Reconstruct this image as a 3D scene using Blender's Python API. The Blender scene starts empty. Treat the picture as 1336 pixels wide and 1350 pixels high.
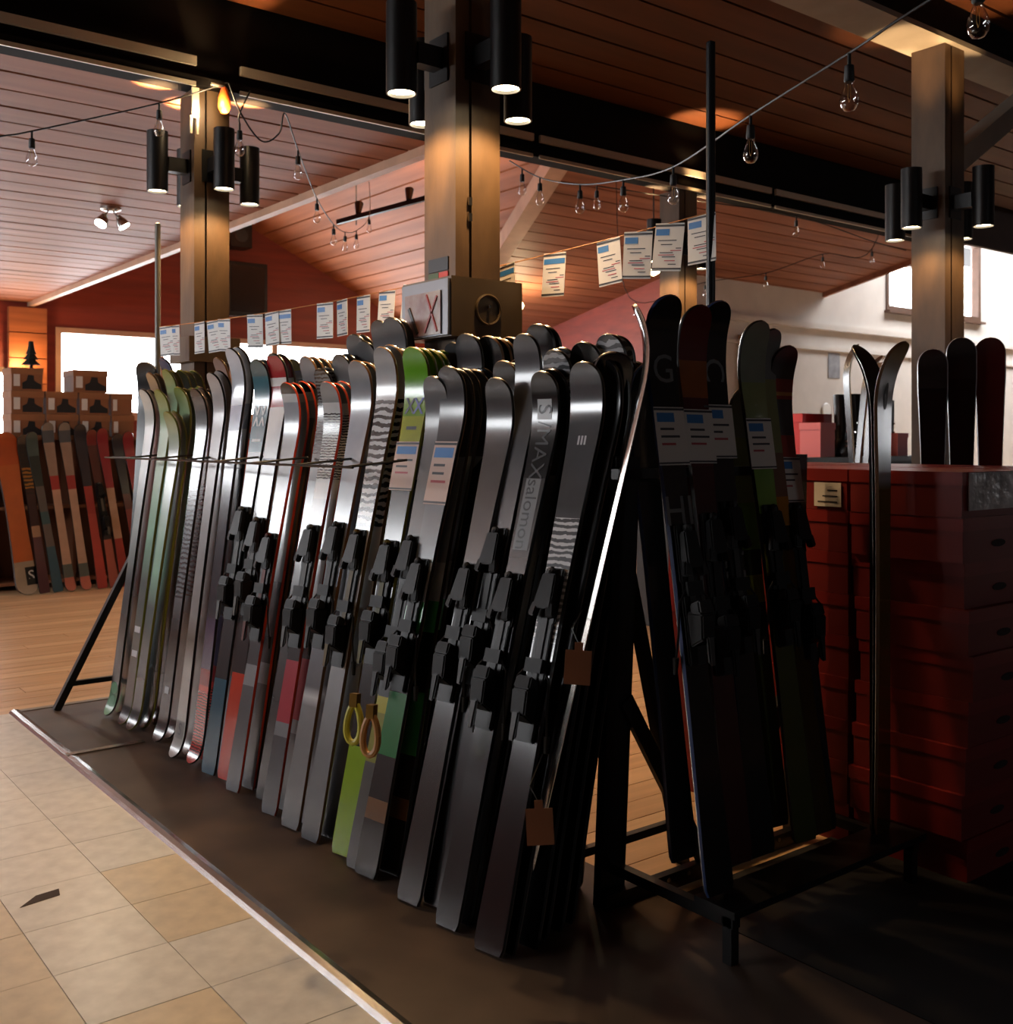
import bpy, bmesh, math, random
from mathutils import Vector, Matrix
random.seed(7)
D = bpy.data
SC = bpy.context.scene
COL = SC.collection
R = math.radians

# ------------------------------------------------------------------ camera, world, exposure
# World axes follow the building: X runs along the roof beams, Y runs along the ski rack.
YAW = 37.87
CS, SN = math.cos(R(YAW)), math.sin(R(YAW))
cam_d = D.cameras.new('camera')
cam = D.objects.new('camera', cam_d)
COL.objects.link(cam)
cam.location = (0, 0, 1.4)
cam.rotation_euler = (R(90), 0, R(-YAW))
cam_d.sensor_fit = 'HORIZONTAL'
cam_d.sensor_width = 36.0
cam_d.lens = 36.0 * 1400 / 1336
cam_d.shift_y = (580 - 675) / 1336
cam_d.clip_end = 200
cam_d.dof.use_dof = True
cam_d.dof.focus_distance = 3.7
cam_d.dof.aperture_fstop = 5.6
SC.camera = cam

world = D.worlds.new('overcast_sky')
SC.world = world
world.use_nodes = True
bg = world.node_tree.nodes['Background']
bg.inputs[0].default_value = (0.95, 0.97, 1.0, 1)
bg.inputs[1].default_value = 20.0

vs = SC.view_settings
vs.view_transform = 'Standard'
vs.look = 'None'
vs.gamma = 1.0
vs.use_curve_mapping = False
vs.exposure = 0.0


def lin(h):
    h = h.lstrip('#')
    o = []
    for i in (0, 2, 4):
        c = int(h[i:i + 2], 16) / 255
        o.append(c / 12.92 if c <= 0.04045 else ((c + 0.055) / 1.055) ** 2.4)
    return (o[0], o[1], o[2], 1)


def portal(loc, rot, sx, sy):
    l = D.lights.new('window_portal', 'AREA')
    l.shape = 'RECTANGLE'
    l.size, l.size_y = sx, sy
    l.cycles.is_portal = True
    o = D.objects.new('window_portal', l)
    o.location, o.rotation_euler = loc, rot
    COL.objects.link(o)


# ------------------------------------------------------------------ materials
MATS = {}


def mat(name, col, rough=0.5, metal=0.0, var=0.0, vscale=6.0, stretch=(1, 1, 1), bump=0.0, spec=0.5, coat=0.0,
        col2=None, coords='Object'):
    if name in MATS:
        return MATS[name]
    m = D.materials.new(name)
    m.use_nodes = True
    nt = m.node_tree
    b = nt.nodes['Principled BSDF']
    c = lin(col)
    b.inputs['Base Color'].default_value = c
    b.inputs['Roughness'].default_value = rough
    b.inputs['Metallic'].default_value = metal
    b.inputs['Specular IOR Level'].default_value = spec
    b.inputs['Coat Weight'].default_value = coat
    if var or bump or col2:
        tc = nt.nodes.new('ShaderNodeTexCoord')
        mp = nt.nodes.new('ShaderNodeMapping')
        mp.inputs['Scale'].default_value = stretch
        nz = nt.nodes.new('ShaderNodeTexNoise')
        nz.inputs['Scale'].default_value = vscale
        nz.inputs['Detail'].default_value = 5
        nt.links.new(tc.outputs[coords], mp.inputs[0])
        nt.links.new(mp.outputs[0], nz.inputs[0])
        mx = nt.nodes.new('ShaderNodeMix')
        mx.data_type = 'RGBA'
        mx.inputs[6].default_value = tuple(x * (1 - var) for x in c[:3]) + (1,)
        mx.inputs[7].default_value = lin(col2) if col2 else tuple(min(1, x * (1 + var)) for x in c[:3]) + (1,)
        rp = nt.nodes.new('ShaderNodeMapRange')
        rp.inputs[1].default_value = 0.3
        rp.inputs[2].default_value = 0.7
        nt.links.new(nz.outputs[0], rp.inputs[0])
        nt.links.new(rp.outputs[0], mx.inputs[0])
        nt.links.new(mx.outputs[2], b.inputs['Base Color'])
        if bump:
            bp = nt.nodes.new('ShaderNodeBump')
            bp.inputs['Strength'].default_value = bump
            bp.inputs['Distance'].default_value = 0.01
            nt.links.new(nz.outputs[0], bp.inputs['Height'])
            nt.links.new(bp.outputs[0], b.inputs['Normal'])
    MATS[name] = m
    return m


def emis(name, col, strength):
    if name in MATS:
        return MATS[name]
    m = D.materials.new(name)
    m.use_nodes = True
    nt = m.node_tree
    nt.nodes.remove(nt.nodes['Principled BSDF'])
    e = nt.nodes.new('ShaderNodeEmission')
    e.inputs[0].default_value = lin(col)
    e.inputs[1].default_value = strength
    nt.links.new(e.outputs[0], nt.nodes['Material Output'].inputs[0])
    MATS[name] = m
    return m


def glass(name, tint='#ffffff', gloss=0.12):
    if name in MATS:
        return MATS[name]
    m = D.materials.new(name)
    m.use_nodes = True
    nt = m.node_tree
    nt.nodes.remove(nt.nodes['Principled BSDF'])
    t = nt.nodes.new('ShaderNodeBsdfTransparent')
    t.inputs[0].default_value = lin(tint)
    g = nt.nodes.new('ShaderNodeBsdfGlossy')
    g.inputs['Roughness'].default_value = 0.03
    mx = nt.nodes.new('ShaderNodeMixShader')
    mx.inputs[0].default_value = gloss
    nt.links.new(t.outputs[0], mx.inputs[1])
    nt.links.new(g.outputs[0], mx.inputs[2])
    nt.links.new(mx.outputs[0], nt.nodes['Material Output'].inputs[0])
    MATS[name] = m
    return m


LIT_INK = ('mint', 'mint_low', 'white_mint', 'grey_logo', 'silver_blue', 'red_white', 'silver_cap', 'white_zebra', 'bar_white', 'teal', 'silver', 'hall_gold', 'hall_green', 'hall_olive', 'hall_stripe', 'hall_red', 'hall_black')  # styles with brighter ink: window glare and hall light put into colour


def ski_mat(name, bands, rough=0.22, soft=False, bars=None, metal=0.0):
    """Topsheet print with some shade and glare put in: colour bands along the ski (0 tail .. 1 tip), optional dark strokes between two heights."""
    key = 'topsheet_' + name
    if key in MATS:
        return MATS[key]
    m = D.materials.new(key)
    m.use_nodes = True
    nt = m.node_tree
    b = nt.nodes['Principled BSDF']
    b.inputs['Roughness'].default_value = rough
    b.inputs['Metallic'].default_value = metal
    b.inputs['Coat Weight'].default_value = 0.6
    b.inputs['Coat Roughness'].default_value = 0.12
    tc = nt.nodes.new('ShaderNodeTexCoord')
    sp = nt.nodes.new('ShaderNodeSeparateXYZ')
    nt.links.new(tc.outputs['Generated'], sp.inputs[0])
    cr = nt.nodes.new('ShaderNodeValToRGB')
    cr.color_ramp.interpolation = 'LINEAR' if soft else 'CONSTANT'
    el = cr.color_ramp.elements
    def ink(h):
        c = lin(h)
        g = .9 if max(c[:3]) > 2.2 * min(c[:3]) + .02 else .95 if name in LIT_INK else .6
        return (c[0] * g, c[1] * g, c[2] * g, 1)
    el[0].position, el[0].color = bands[0][0], ink(bands[0][1])
    if len(bands) > 1:
        el[1].position, el[1].color = bands[1][0], ink(bands[1][1])
        for p, c in bands[2:]:
            e = el.new(p)
            e.color = ink(c)
    else:
        el[1].position, el[1].color = 1.0, ink(bands[0][1])
    nt.links.new(sp.outputs[2], cr.inputs[0])
    # faint scuffs and printed mottling
    nz = nt.nodes.new('ShaderNodeTexNoise')
    nz.inputs['Scale'].default_value = 9
    nz.inputs['Detail'].default_value = 4
    nt.links.new(tc.outputs['Object'], nz.inputs[0])
    mx = nt.nodes.new('ShaderNodeMix')
    mx.data_type = 'RGBA'
    mx.blend_type = 'MULTIPLY'
    mx.inputs[0].default_value = 0.35
    nt.links.new(cr.outputs[0], mx.inputs[6])
    nt.links.new(nz.outputs[0], mx.inputs[7])
    out = mx.outputs[2]
    if bars:
        z0, z1, freq, dark = bars
        wv = nt.nodes.new('ShaderNodeTexWave')
        wv.bands_direction = 'Z'
        wv.inputs['Scale'].default_value = freq
        wv.inputs['Distortion'].default_value = 3.5
        wv.inputs['Detail'].default_value = 2.5
        wv.inputs['Detail Scale'].default_value = 2.0
        nt.links.new(tc.outputs['Object'], wv.inputs[0])
        th = nt.nodes.new('ShaderNodeMath')
        th.operation = 'GREATER_THAN'
        th.inputs[1].default_value = 0.55
        nt.links.new(wv.outputs[1], th.inputs[0])
        lo = nt.nodes.new('ShaderNodeMath')
        lo.operation = 'GREATER_THAN'
        lo.inputs[1].default_value = z0
        hi = nt.nodes.new('ShaderNodeMath')
        hi.operation = 'LESS_THAN'
        hi.inputs[1].default_value = z1
        nt.links.new(sp.outputs[2], lo.inputs[0])
        nt.links.new(sp.outputs[2], hi.inputs[0])
        m1 = nt.nodes.new('ShaderNodeMath')
        m1.operation = 'MULTIPLY'
        m2 = nt.nodes.new('ShaderNodeMath')
        m2.operation = 'MULTIPLY'
        nt.links.new(lo.outputs[0], m1.inputs[0])
        nt.links.new(hi.outputs[0], m1.inputs[1])
        nt.links.new(m1.outputs[0], m2.inputs[0])
        nt.links.new(th.outputs[0], m2.inputs[1])
        mb = nt.nodes.new('ShaderNodeMix')
        mb.data_type = 'RGBA'
        mb.inputs[7].default_value = lin(dark)
        nt.links.new(m2.outputs[0], mb.inputs[0])
        nt.links.new(out, mb.inputs[6])
        out = mb.outputs[2]
    nt.links.new(out, b.inputs['Base Color'])
    MATS[key] = m
    return m


# ------------------------------------------------------------------ mesh helpers
class MB:
    def __init__(self):
        self.v, self.f, self.mi = [], [], []

    def add(self, vs_, fs_, mi=0):
        n = len(self.v)
        self.v += [tuple(p) for p in vs_]
        for f in fs_:
            self.f.append(tuple(i + n for i in f))
            self.mi.append(mi)
        return self

    def box(self, x0, x1, y0, y1, z0, z1, mi=0):
        p = [(x0, y0, z0), (x1, y0, z0), (x1, y1, z0), (x0, y1, z0), (x0, y0, z1), (x1, y0, z1), (x1, y1, z1), (x0, y1, z1)]
        return self.add(p, [(3, 2, 1, 0), (4, 5, 6, 7), (0, 1, 5, 4), (1, 2, 6, 5), (2, 3, 7, 6), (3, 0, 4, 7)], mi)

    def hexa(self, lo, hi, mi=0):
        return self.add(list(lo) + list(hi), [(3, 2, 1, 0), (4, 5, 6, 7), (0, 1, 5, 4), (1, 2, 6, 5), (2, 3, 7, 6), (3, 0, 4, 7)], mi)

    def tube(self, pts, r, n=8, mi=0, cap=True):
        pts = [Vector(p) for p in pts]
        rr = r if isinstance(r, (list, tuple)) else [r] * len(pts)
        prev = None
        rings = []
        for i, p in enumerate(pts):
            a = pts[max(i - 1, 0)]
            b = pts[min(i + 1, len(pts) - 1)]
            t = (b - a).normalized()
            if prev is None:
                ref = Vector((0, 0, 1)) if abs(t.z) < 0.9 else Vector((1, 0, 0))
                s = t.cross(ref).normalized()
            else:
                s = (prev - t * prev.dot(t)).normalized()
            prev = s
            q = t.cross(s)
            rings.append([p + (s * math.cos(k * 2 * math.pi / n) + q * math.sin(k * 2 * math.pi / n)) * rr[i] for k in range(n)])
        vv = [x for g in rings for x in g]
        ff = []
        for i in range(len(pts) - 1):
            for k in range(n):
                ff.append((i * n + k, i * n + (k + 1) % n, (i + 1) * n + (k + 1) % n, (i + 1) * n + k))
        if cap:
            ff.append(tuple(range(n))[::-1])
            ff.append(tuple((len(pts) - 1) * n + k for k in range(n)))
        return self.add(vv, ff, mi)

    def bar(self, a, b, w, h, up=(0, 0, 1), mi=0):
        """square bar from a to b; w across, h along 'up'"""
        a, b, up = Vector(a), Vector(b), Vector(up)
        t = (b - a).normalized()
        s = t.cross(up).normalized() * w / 2
        q = s.cross(t).normalized() * h / 2
        lo = [a - s - q, a + s - q, a + s + q, a - s + q]
        hi = [b - s - q, b + s - q, b + s + q, b - s + q]
        return self.hexa(lo, hi, mi)

    def lathe(self, prof, n=14, axis='Z', c=(0, 0, 0), mi=0):
        vv, ff = [], []
        for (r, z) in prof:
            for k in range(n):
                a = k * 2 * math.pi / n
                vv.append((c[0] + r * math.cos(a), c[1] + r * math.sin(a), c[2] + z))
        for i in range(len(prof) - 1):
            for k in range(n):
                ff.append((i * n + k, i * n + (k + 1) % n, (i + 1) * n + (k + 1) % n, (i + 1) * n + k))
        ff.append(tuple(range(n))[::-1])
        ff.append(tuple((len(prof) - 1) * n + k for k in range(n)))
        return self.add(vv, ff, mi)

    def mesh(self, name, mats, smooth=None):
        me = D.meshes.new(name)
        me.from_pydata(self.v, [], self.f)
        for m in (mats if isinstance(mats, (list, tuple)) else [mats]):
            me.materials.append(m)
        if any(self.mi):
            me.polygons.foreach_set('material_index', self.mi)
        if smooth:
            me.polygons.foreach_set('use_smooth', [True] * len(me.polygons))
            me.set_sharp_from_angle(angle=R(smooth))
        me.update()
        return me

    def build(self, name, mats, parent=None, smooth=None):
        return link(name, self.mesh(name, mats, smooth), parent)


def link(name, me, parent=None, loc=None, rot=None):
    o = D.objects.new(name, me)
    COL.objects.link(o)
    if parent is not None:
        o.parent = parent
    if loc is not None:
        o.location = loc
    if rot is not None:
        o.rotation_euler = rot
    return o


def tag(o, label, cat, group=None):
    o['label'] = label
    o['category'] = cat
    if group:
        o['group'] = group
    return o


def struct(o):
    o['kind'] = 'structure'
    return o


def empty(name, loc=(0, 0, 0), rot=(0, 0, 0)):
    o = D.objects.new(name, None)
    COL.objects.link(o)
    o.location, o.rotation_euler = loc, rot
    o.empty_display_size = 0.1
    return o


def uv(px, V):
    """X on the plane Y = V met by the sight line of an image column (gives real building coordinates)."""
    r = (px - 668) / 1400
    return V * (SN + CS * r) / (CS - SN * r)


def at(px, py, depth):
    """point at a real distance 'depth' in front of the camera"""
    x = (px - 668) / 1400 * depth
    return Vector((CS * x + SN * depth, -SN * x + CS * depth, 1.4 + (580 - py) / 1400 * depth))


def smooth_path(pts, n=6):
    pts = [Vector(p) for p in pts]
    out = []
    for i in range(len(pts) - 1):
        p0, p1, p2, p3 = pts[max(i - 1, 0)], pts[i], pts[i + 1], pts[min(i + 2, len(pts) - 1)]
        for k in range(n):
            t = k / n
            out.append(0.5 * ((2 * p1) + (p2 - p0) * t + (2 * p0 - 5 * p1 + 4 * p2 - p3) * t * t + (-p0 + 3 * p1 - 3 * p2 + p3) * t ** 3))
    out.append(pts[-1])
    return out


FONT = None


def text_mesh(txt, size, name='lettering'):
    """flat outline of a word: list of verts (x, y) centred at 0 and faces"""
    cu = D.curves.new('t', 'FONT')
    cu.body = txt
    cu.size = size
    cu.align_x = 'CENTER'
    cu.align_y = 'CENTER'
    cu.resolution_u = 3
    o = D.objects.new('t', cu)
    COL.objects.link(o)
    dg = bpy.context.evaluated_depsgraph_get()
    me = D.meshes.new_from_object(o.evaluated_get(dg))
    vv = [tuple(v.co) for v in me.vertices]
    ff = [tuple(p.vertices) for p in me.polygons]
    D.objects.remove(o)
    D.curves.remove(cu)
    D.meshes.remove(me)
    return vv, ff


# ================================================================== THE ROOM
M_CEIL = mat('ceiling_board_wood', '#935f48', 0.6, spec=.2, var=0.25, vscale=2.0, stretch=(0.25, 3, 3), bump=0.05)
M_CEILV = mat('ceiling_board_wood_long', '#9c6040', 0.6, spec=.2, var=0.25, vscale=2.0, stretch=(3, 0.25, 3), bump=0.05)
M_CEIL_DIM = mat('ceiling_board_dimmed', '#55301a', 0.55, spec=.2, var=0.25, vscale=2.0, stretch=(0.25, 3, 3), bump=0.05)  # same boards; weaker light on the near ceiling put into a darker colour
M_GROOVE = mat('ceiling_groove', '#1d0e08', 0.9)
M_RED = mat('red_stained_wall', '#7c2c1c', 0.55, var=0.18, vscale=3, stretch=(0.3, 1, 4))
M_WHITE = mat('white_plaster', '#cfc6bd', 0.8, var=0.05, vscale=3)
M_BEAM = mat('black_beam', '#0e0a08', 0.8, spec=.15, var=0.3, vscale=4, stretch=(0.3, 2, 2))
M_FASCIA = mat('pale_trim_wood', '#b08a70', 0.5, var=0.15, vscale=4)
M_GREYBEAM = mat('grey_beam', '#8a8378', 0.6, var=0.12, vscale=5)  # grey board colour, lighter than the beam core
M_DARKWALL = mat('dark_brown_wall', '#3a2620', 0.7, var=0.15)
M_FRAME = mat('window_frame_brown', '#5c4030', 0.5, var=0.15)
M_PANE = glass('window_pane', gloss=.04)
M_BLACK = mat('black_metal', '#0a0a0b', 0.38)
M_STEEL = mat('brushed_steel', '#b9b9b6', 0.25, metal=1.0, var=0.1, vscale=20)

WY = 16.5          # back wall
LX = -5.0          # window wall on the left
RX = 31.0          # far right wall
BY = -4.0          # wall behind the camera


def wall_with_holes(name, m, axis, pos, a0, a1, z0, z1, holes, th=0.2):
    """axis 'X': wall in the plane y = pos running along x; axis 'Y': plane x = pos. holes: (a0, a1, z0, z1)"""
    mb = MB()
    holes = sorted(holes)
    cur = a0

    def put(p0, p1, q0, q1):
        if p1 - p0 < 1e-4 or q1 - q0 < 1e-4:
            return
        if axis == 'X':
            mb.box(p0, p1, pos, pos + th, q0, q1)
        else:
            mb.box(pos - th, pos, p0, p1, q0, q1)
    for h in holes:
        put(cur, h[0], z0, z1)
        put(h[0], h[1], z0, h[2])
        put(h[0], h[1], h[3], z1)
        cur = h[1]
    put(cur, a1, z0, z1)
    return struct(mb.build(name, m))


def window(n, axis, pos, a0, a1, z0, z1, mulls, m=M_FRAME, fr=0.08, inward=-1):
    root = struct(empty('window_%d' % n, (a0, pos, z0) if axis == 'X' else (pos, a0, z0)))
    W, H = a1 - a0, z1 - z0

    def bx(name, p0, p1, q0, q1, d0, d1, mm):
        mb = MB()
        if axis == 'X':
            mb.box(p0, p1, d0, d1, q0, q1)
        else:
            mb.box(-d1, -d0, p0, p1, q0, q1)
        mb.build(name, mm, root)
    bx('window_frame', 0, W, 0, fr, -0.03, 0.12, m)
    bx('window_frame', 0, W, H - fr, H, -0.03, 0.12, m)
    bx('window_frame', 0, fr, fr, H - fr, -0.03, 0.12, m)
    bx('window_frame', W - fr, W, fr, H - fr, -0.03, 0.12, m)
    xs = [fr] + [x - a0 for x in mulls] + [W - fr]
    for x in mulls:
        bx('mullion', x - a0 - 0.05, x - a0 + 0.05, fr, H - fr, -0.02, 0.10, m)
    for i in range(len(xs) - 1):
        bx('window_pane', xs[i], xs[i + 1], fr, H - fr, 0.05, 0.058, M_PANE)
    bx('window_sill', -0.05, W + 0.05, -0.05, 0, -0.12, 0.12, m)
    return root


# back wall (red) with its ribbon window and a tall window at its left
WIN_BACK = (uv(73, WY), uv(552, WY), 1.75, 3.07)
WIN_TALL = (1.5, uv(14, WY), 0.6, 2.45)
wall_with_holes('wall_back', M_RED, 'X', WY, LX, 12.8, 0, 6.6, [WIN_TALL, WIN_BACK])
window(1, 'X', WY, *WIN_BACK, [uv(212, WY), uv(304, WY), uv(362, WY)], m=M_FASCIA)
window(2, 'X', WY, *WIN_TALL, [])
portal(((WIN_BACK[0] + WIN_BACK[1]) / 2, WY - 0.02, (WIN_BACK[2] + WIN_BACK[3]) / 2), (R(-90), 0, 0), WIN_BACK[1] - WIN_BACK[0], 1.3)
portal(((WIN_TALL[0] + WIN_TALL[1]) / 2, WY - 0.02, 1.5), (R(-90), 0, 0), WIN_TALL[1] - WIN_TALL[0], 1.8)
# window wall on the left (outside the picture, it lights the room and shines in the skis)
LW = [(4.6, 8.4, 2.2, 3.25), (8.8, 12.4, 2.2, 3.25), (12.8, 16.2, 2.2, 3.25)]
wall_with_holes('wall_left', M_RED, 'Y', LX, BY, WY, 0, 6.6, LW)
for i, w in enumerate(LW):
    window(3 + i, 'Y', LX, *w, [(w[0] + w[1]) / 2])
    portal((LX + 0.02, (w[0] + w[1]) / 2, 2.725), (0, R(-90), 0), 1.05, w[1] - w[0])
# white wall on the right with two tall windows
WV = 11.9
WR1 = (uv(1168, WV), uv(1168, WV) + 1.5, 3.95, 4.98)
WR2 = (uv(1240, WV), uv(1292, WV), 3.95, 5.65)
wall_with_holes('wall_right', M_WHITE, 'X', WV, 12.7, RX, 0, 6.6, [WR1, WR2])
window(6, 'X', WV, *WR1, [], fr=0.1)
window(7, 'X', WV, *WR2, [], fr=0.1)
portal(((WR1[0] + WR1[1]) / 2, WV - 0.02, 4.45), (R(-90), 0, 0), 1.5, 1.0)
portal(((WR2[0] + WR2[1]) / 2, WV - 0.02, 4.8), (R(-90), 0, 0), WR2[1] - WR2[0], 1.7)
struct(MB().box(12.7, 12.9, WV + 0.2, WY, 0, 6.6).build('wall_return', M_RED))
struct(MB().box(RX, RX + 0.2, BY, WV + 0.2, 0, 6.6).build('wall_far_right', M_WHITE))
ADDED_WB = (3.6, 4.2, 1.7, 2.2)  # unseen window added behind the camera to light the hall skis
ADDED_WB2 = (19.3, 21.3, 1.2, 2.3)  # unseen window added for the bright reflection on the silver ski
wall_with_holes('wall_behind', M_DARKWALL, 'X', BY - .2, LX - .2, RX + .2, 0, 6.6, [ADDED_WB, ADDED_WB2])
window(10, 'X', BY - .15, *ADDED_WB2, [20.3])
portal((20.3, BY + .02, 1.75), (R(90), 0, 0), 2.0, 1.1)
window(9, 'X', BY - .15, *ADDED_WB, [])
portal((3.9, BY + .02, 1.95), (R(90), 0, 0), .6, .5)
ADDED_SKYLIGHT = (18.0, 27.0, 8.8, 10.8)  # skylight added out of view to brighten the white wall
struct(MB().box(LX - 0.2, RX + 0.2, BY - 0.2, ADDED_SKYLIGHT[2], 6.6, 6.8).box(LX - 0.2, RX + 0.2, ADDED_SKYLIGHT[3], WY + 0.2, 6.6, 6.8)
       .box(LX - 0.2, ADDED_SKYLIGHT[0], ADDED_SKYLIGHT[2], ADDED_SKYLIGHT[3], 6.6, 6.8).box(ADDED_SKYLIGHT[1], RX + 0.2, ADDED_SKYLIGHT[2], ADDED_SKYLIGHT[3], 6.6, 6.8).build('roof_deck', M_BEAM))
sky = struct(empty('window_8', (ADDED_SKYLIGHT[0], ADDED_SKYLIGHT[2], 6.6)))
for k in range(4):
    MB().box(k * 2.25 + .05, k * 2.25 + 2.2, 0, ADDED_SKYLIGHT[3] - ADDED_SKYLIGHT[2], .1, .108).build('window_pane', M_PANE, sky)
for k in range(5):
    MB().box(k * 2.25 - .05, k * 2.25 + .05, 0, ADDED_SKYLIGHT[3] - ADDED_SKYLIGHT[2], .02, .14).build('window_frame', M_FRAME, sky)
portal(((ADDED_SKYLIGHT[0] + ADDED_SKYLIGHT[1]) / 2, (ADDED_SKYLIGHT[2] + ADDED_SKYLIGHT[3]) / 2, 6.58), (0, 0, 0), ADDED_SKYLIGHT[1] - ADDED_SKYLIGHT[0], ADDED_SKYLIGHT[3] - ADDED_SKYLIGHT[2])
# picture rail on the white wall
struct(MB().box(13.6, RX, WV - 0.09, WV - 0.002, 3.43, 3.53).box(13.6, RX, WV - 0.05, WV - 0.002, 3.05, 3.12).build('trim_1', M_WHITE))
struct(MB().box(13.4, 13.62, WV - 0.12, WV - 0.003, 3.0, 3.56).build('trim_2', mat('brown_post', '#8a6a50', 0.6)))

# ceilings: a backing board with separate planks in front of it
# low ceiling over the left part
clow = struct(MB().box(LX, 4.0, 6.0, WY, 3.43, 3.5).build('ceiling_low', M_GROOVE))
y = 5.90
while y < WY:
    w = 0.33
    MB().box(LX, 3.98, y, min(y + w - 0.03, WY - 0.01), 3.4 + random.uniform(0, .004), 3.428).build('plank', M_CEIL, clow)
    y += w
struct(MB().box(3.98, 4.06, 5.95, WY - 0.02, 3.34, 3.56).build('trim_3', M_FASCIA))
struct(MB().box(4.06, 4.12, 6.0, WY, 3.56, 6.6).build('wall_gable_side', M_RED))
# near ceiling in front of the long beam
cnear = struct(MB().box(LX, RX, BY, 5.75, 3.93, 4.0).build('ceiling_near', M_GROOVE))
y = 5.74
while y > -1.5:
    w = 0.29
    MB().box(LX, 16, y - w + 0.02, y, 3.9 + random.uniform(0, .004), 3.928).build('plank', M_CEIL_DIM, cnear)
    y -= w
struct(MB().box(LX, RX, 5.99, 6.04, 3.52, 6.6).build('wall_above_beam', M_DARKWALL))


def z1(u):
    return 4.92 - 0.46 * (u - 7.46)


def z2(v):
    return 4.56 - 0.21 * (v - 9.8)


def hipv(u):
    return 9.8 + (u - 8.2) / 0.468


def slab(plan, zf, d0, d1):
    mb = MB()
    n = len(plan)
    vv = [(p[0], p[1], zf(*p) + d0) for p in plan] + [(p[0], p[1], zf(*p) + d1) for p in plan]
    ff = [tuple(range(n))[::-1], tuple(range(n, 2 * n))] + [(i, (i + 1) % n, n + (i + 1) % n, n + i) for i in range(n)]
    return mb.add(vv, ff)


HIP0, HIP1 = 8.2 + (6.05 - 9.8) * .468, 8.2 + (WY - 9.8) * .468
P2R = 16.65
cp1 = struct(slab([(4.12, 6.05), (HIP0, 6.05), (HIP1, WY), (4.12, WY)], lambda u, v: z1(u), .031, .1).build('ceiling_gable', M_GROOVE))
cp2 = struct(slab([(HIP0, 6.05), (P2R, 6.05), (P2R, WY), (HIP1, WY)], lambda u, v: z2(v), .031, .1).build('ceiling_hip', M_GROOVE))
v = 6.06
while v < WY - .1:
    w = 0.29
    va, vb = v, min(v + w - 0.025, WY)
    ha, hb = 8.2 + (va - 9.8) * .468 + .03, 8.2 + (vb - 9.8) * .468 + .03
    slab([(ha, va), (P2R, va), (P2R, vb), (hb, vb)], lambda a, b_: z2(b_), 0, .03).build('plank', M_CEIL, cp2)
    v += w
struct(MB().hexa([(P2R, 6.05, z2(6.05) - .08), (P2R + .08, 6.05, z2(6.05) - .08), (P2R + .08, WV, z2(WV) - .08), (P2R, WV, z2(WV) - .08)],
                 [(P2R, 6.05, 6.6), (P2R + .08, 6.05, 6.6), (P2R + .08, WV, 6.6), (P2R, WV, 6.6)]).build('trim_4', M_CEIL))
u = 4.2
while u < 11.2:
    w = 0.29
    ua, ub = u, u + w - 0.025
    va, vb = max(6.06, hipv(ua) + .03), max(6.06, hipv(ub) + .03)
    if vb < WY:
        MB().hexa([(ua, va, z1(ua)), (ub, vb, z1(ub)), (ub, WY, z1(ub)), (ua, WY, z1(ua))],
                  [(ua, va, z1(ua) + .03), (ub, vb, z1(ub) + .03), (ub, WY, z1(ub) + .03), (ua, WY, z1(ua) + .03)]).build('plank', M_CEILV, cp1)
    u += w

# ------------------------------------------------------------------ beams, columns
M_COL = mat('column_timber', '#54402b', 0.5, var=0.3, vscale=9, stretch=(1, 1, 0.35), bump=0.5)
M_GAP = mat('dark_gap', '#050404', 0.9)
M_BOX = mat('painted_box', '#5a4a33', 0.4, var=0.15)

b1 = tag(empty('roof_beam', (0, 5.89, 3.38)), 'long black roof beam edged with pale metal strips, carried by wooden columns', 'beam')
MB().box(LX, 9.8, -.1, .1, .05, .56).build('beam_core', M_BEAM, b1)
MB().box(LX, 9.8, -.16, .0, 0, .05).build('bottom_flange', M_BEAM, b1)
x = LX
for (a, b) in [(LX, 1.2), (1.2, 2.28), (2.5, 4.7), (4.72, 7.3), (7.32, 9.75)]:
    MB().box(a + .02, b - .02, -.185, -.162, .10, .15).build('metal_strip', mat('pale_strip', '#d8cdb8', 0.35, metal=0.6), b1)
    MB().box(a + .02, b - .02, -.175, -.162, -.012, .012).build('metal_strip', mat('pale_strip', '#d8cdb8', 0.35, metal=0.6), b1)
b2 = tag(empty('roof_beam', (0, 3.34, 3.66)), 'roof beam with pale grey underside above the two nearer columns', 'beam')
MB().box(LX, 16, -.1, .1, .03, .26).build('beam_core', M_BEAM, b2)
MB().box(LX, 16, -.14, .14, 0, .03).build('soffit_board', M_GREYBEAM, b2)
hb = tag(MB().bar((9.9, 13.6, z2(13.6) - .1), (7.4, 8.1, z2(8.1) - .1), .22, .22).build('hip_rafter', M_FASCIA),
         'pale diagonal rafter under the meeting line of two ceiling slopes', 'beam')
kb = tag(MB().bar((5.90, 3.34, 3.02), (6.95, 3.34, 3.66), .12, .14, up=(0, 1, 0)).build('knee_brace', M_GREYBEAM),
         'grey diagonal brace rising from the post to the beam', 'beam')


def column(x, y, zt, label, box=None, w=.208):
    root = tag(empty('wooden_column', (x, y, 0)), label, 'column')
    h = w / 2
    MB().box(-h, -.012 - .03, -h, h, 0, zt).build('timber', M_COL, root)
    MB().box(-.03, h, -h, h, 0, zt).build('timber', M_COL, root)
    MB().box(-.042, -.03, -h + .02, h - .02, 0, zt).build('spacer', M_GAP, root)
    if box:
        b0, b1_, bw = box
        bb = MB().box(-bw, bw, -bw, -h - .001, b0, b1_).box(-bw, bw, h + .001, bw, b0, b1_).box(-bw, -h - .001, -h, h, b0, b1_).box(h + .001, bw, -h, h, b0, b1_).build('column_box', M_BOX, root)
    return root


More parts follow.
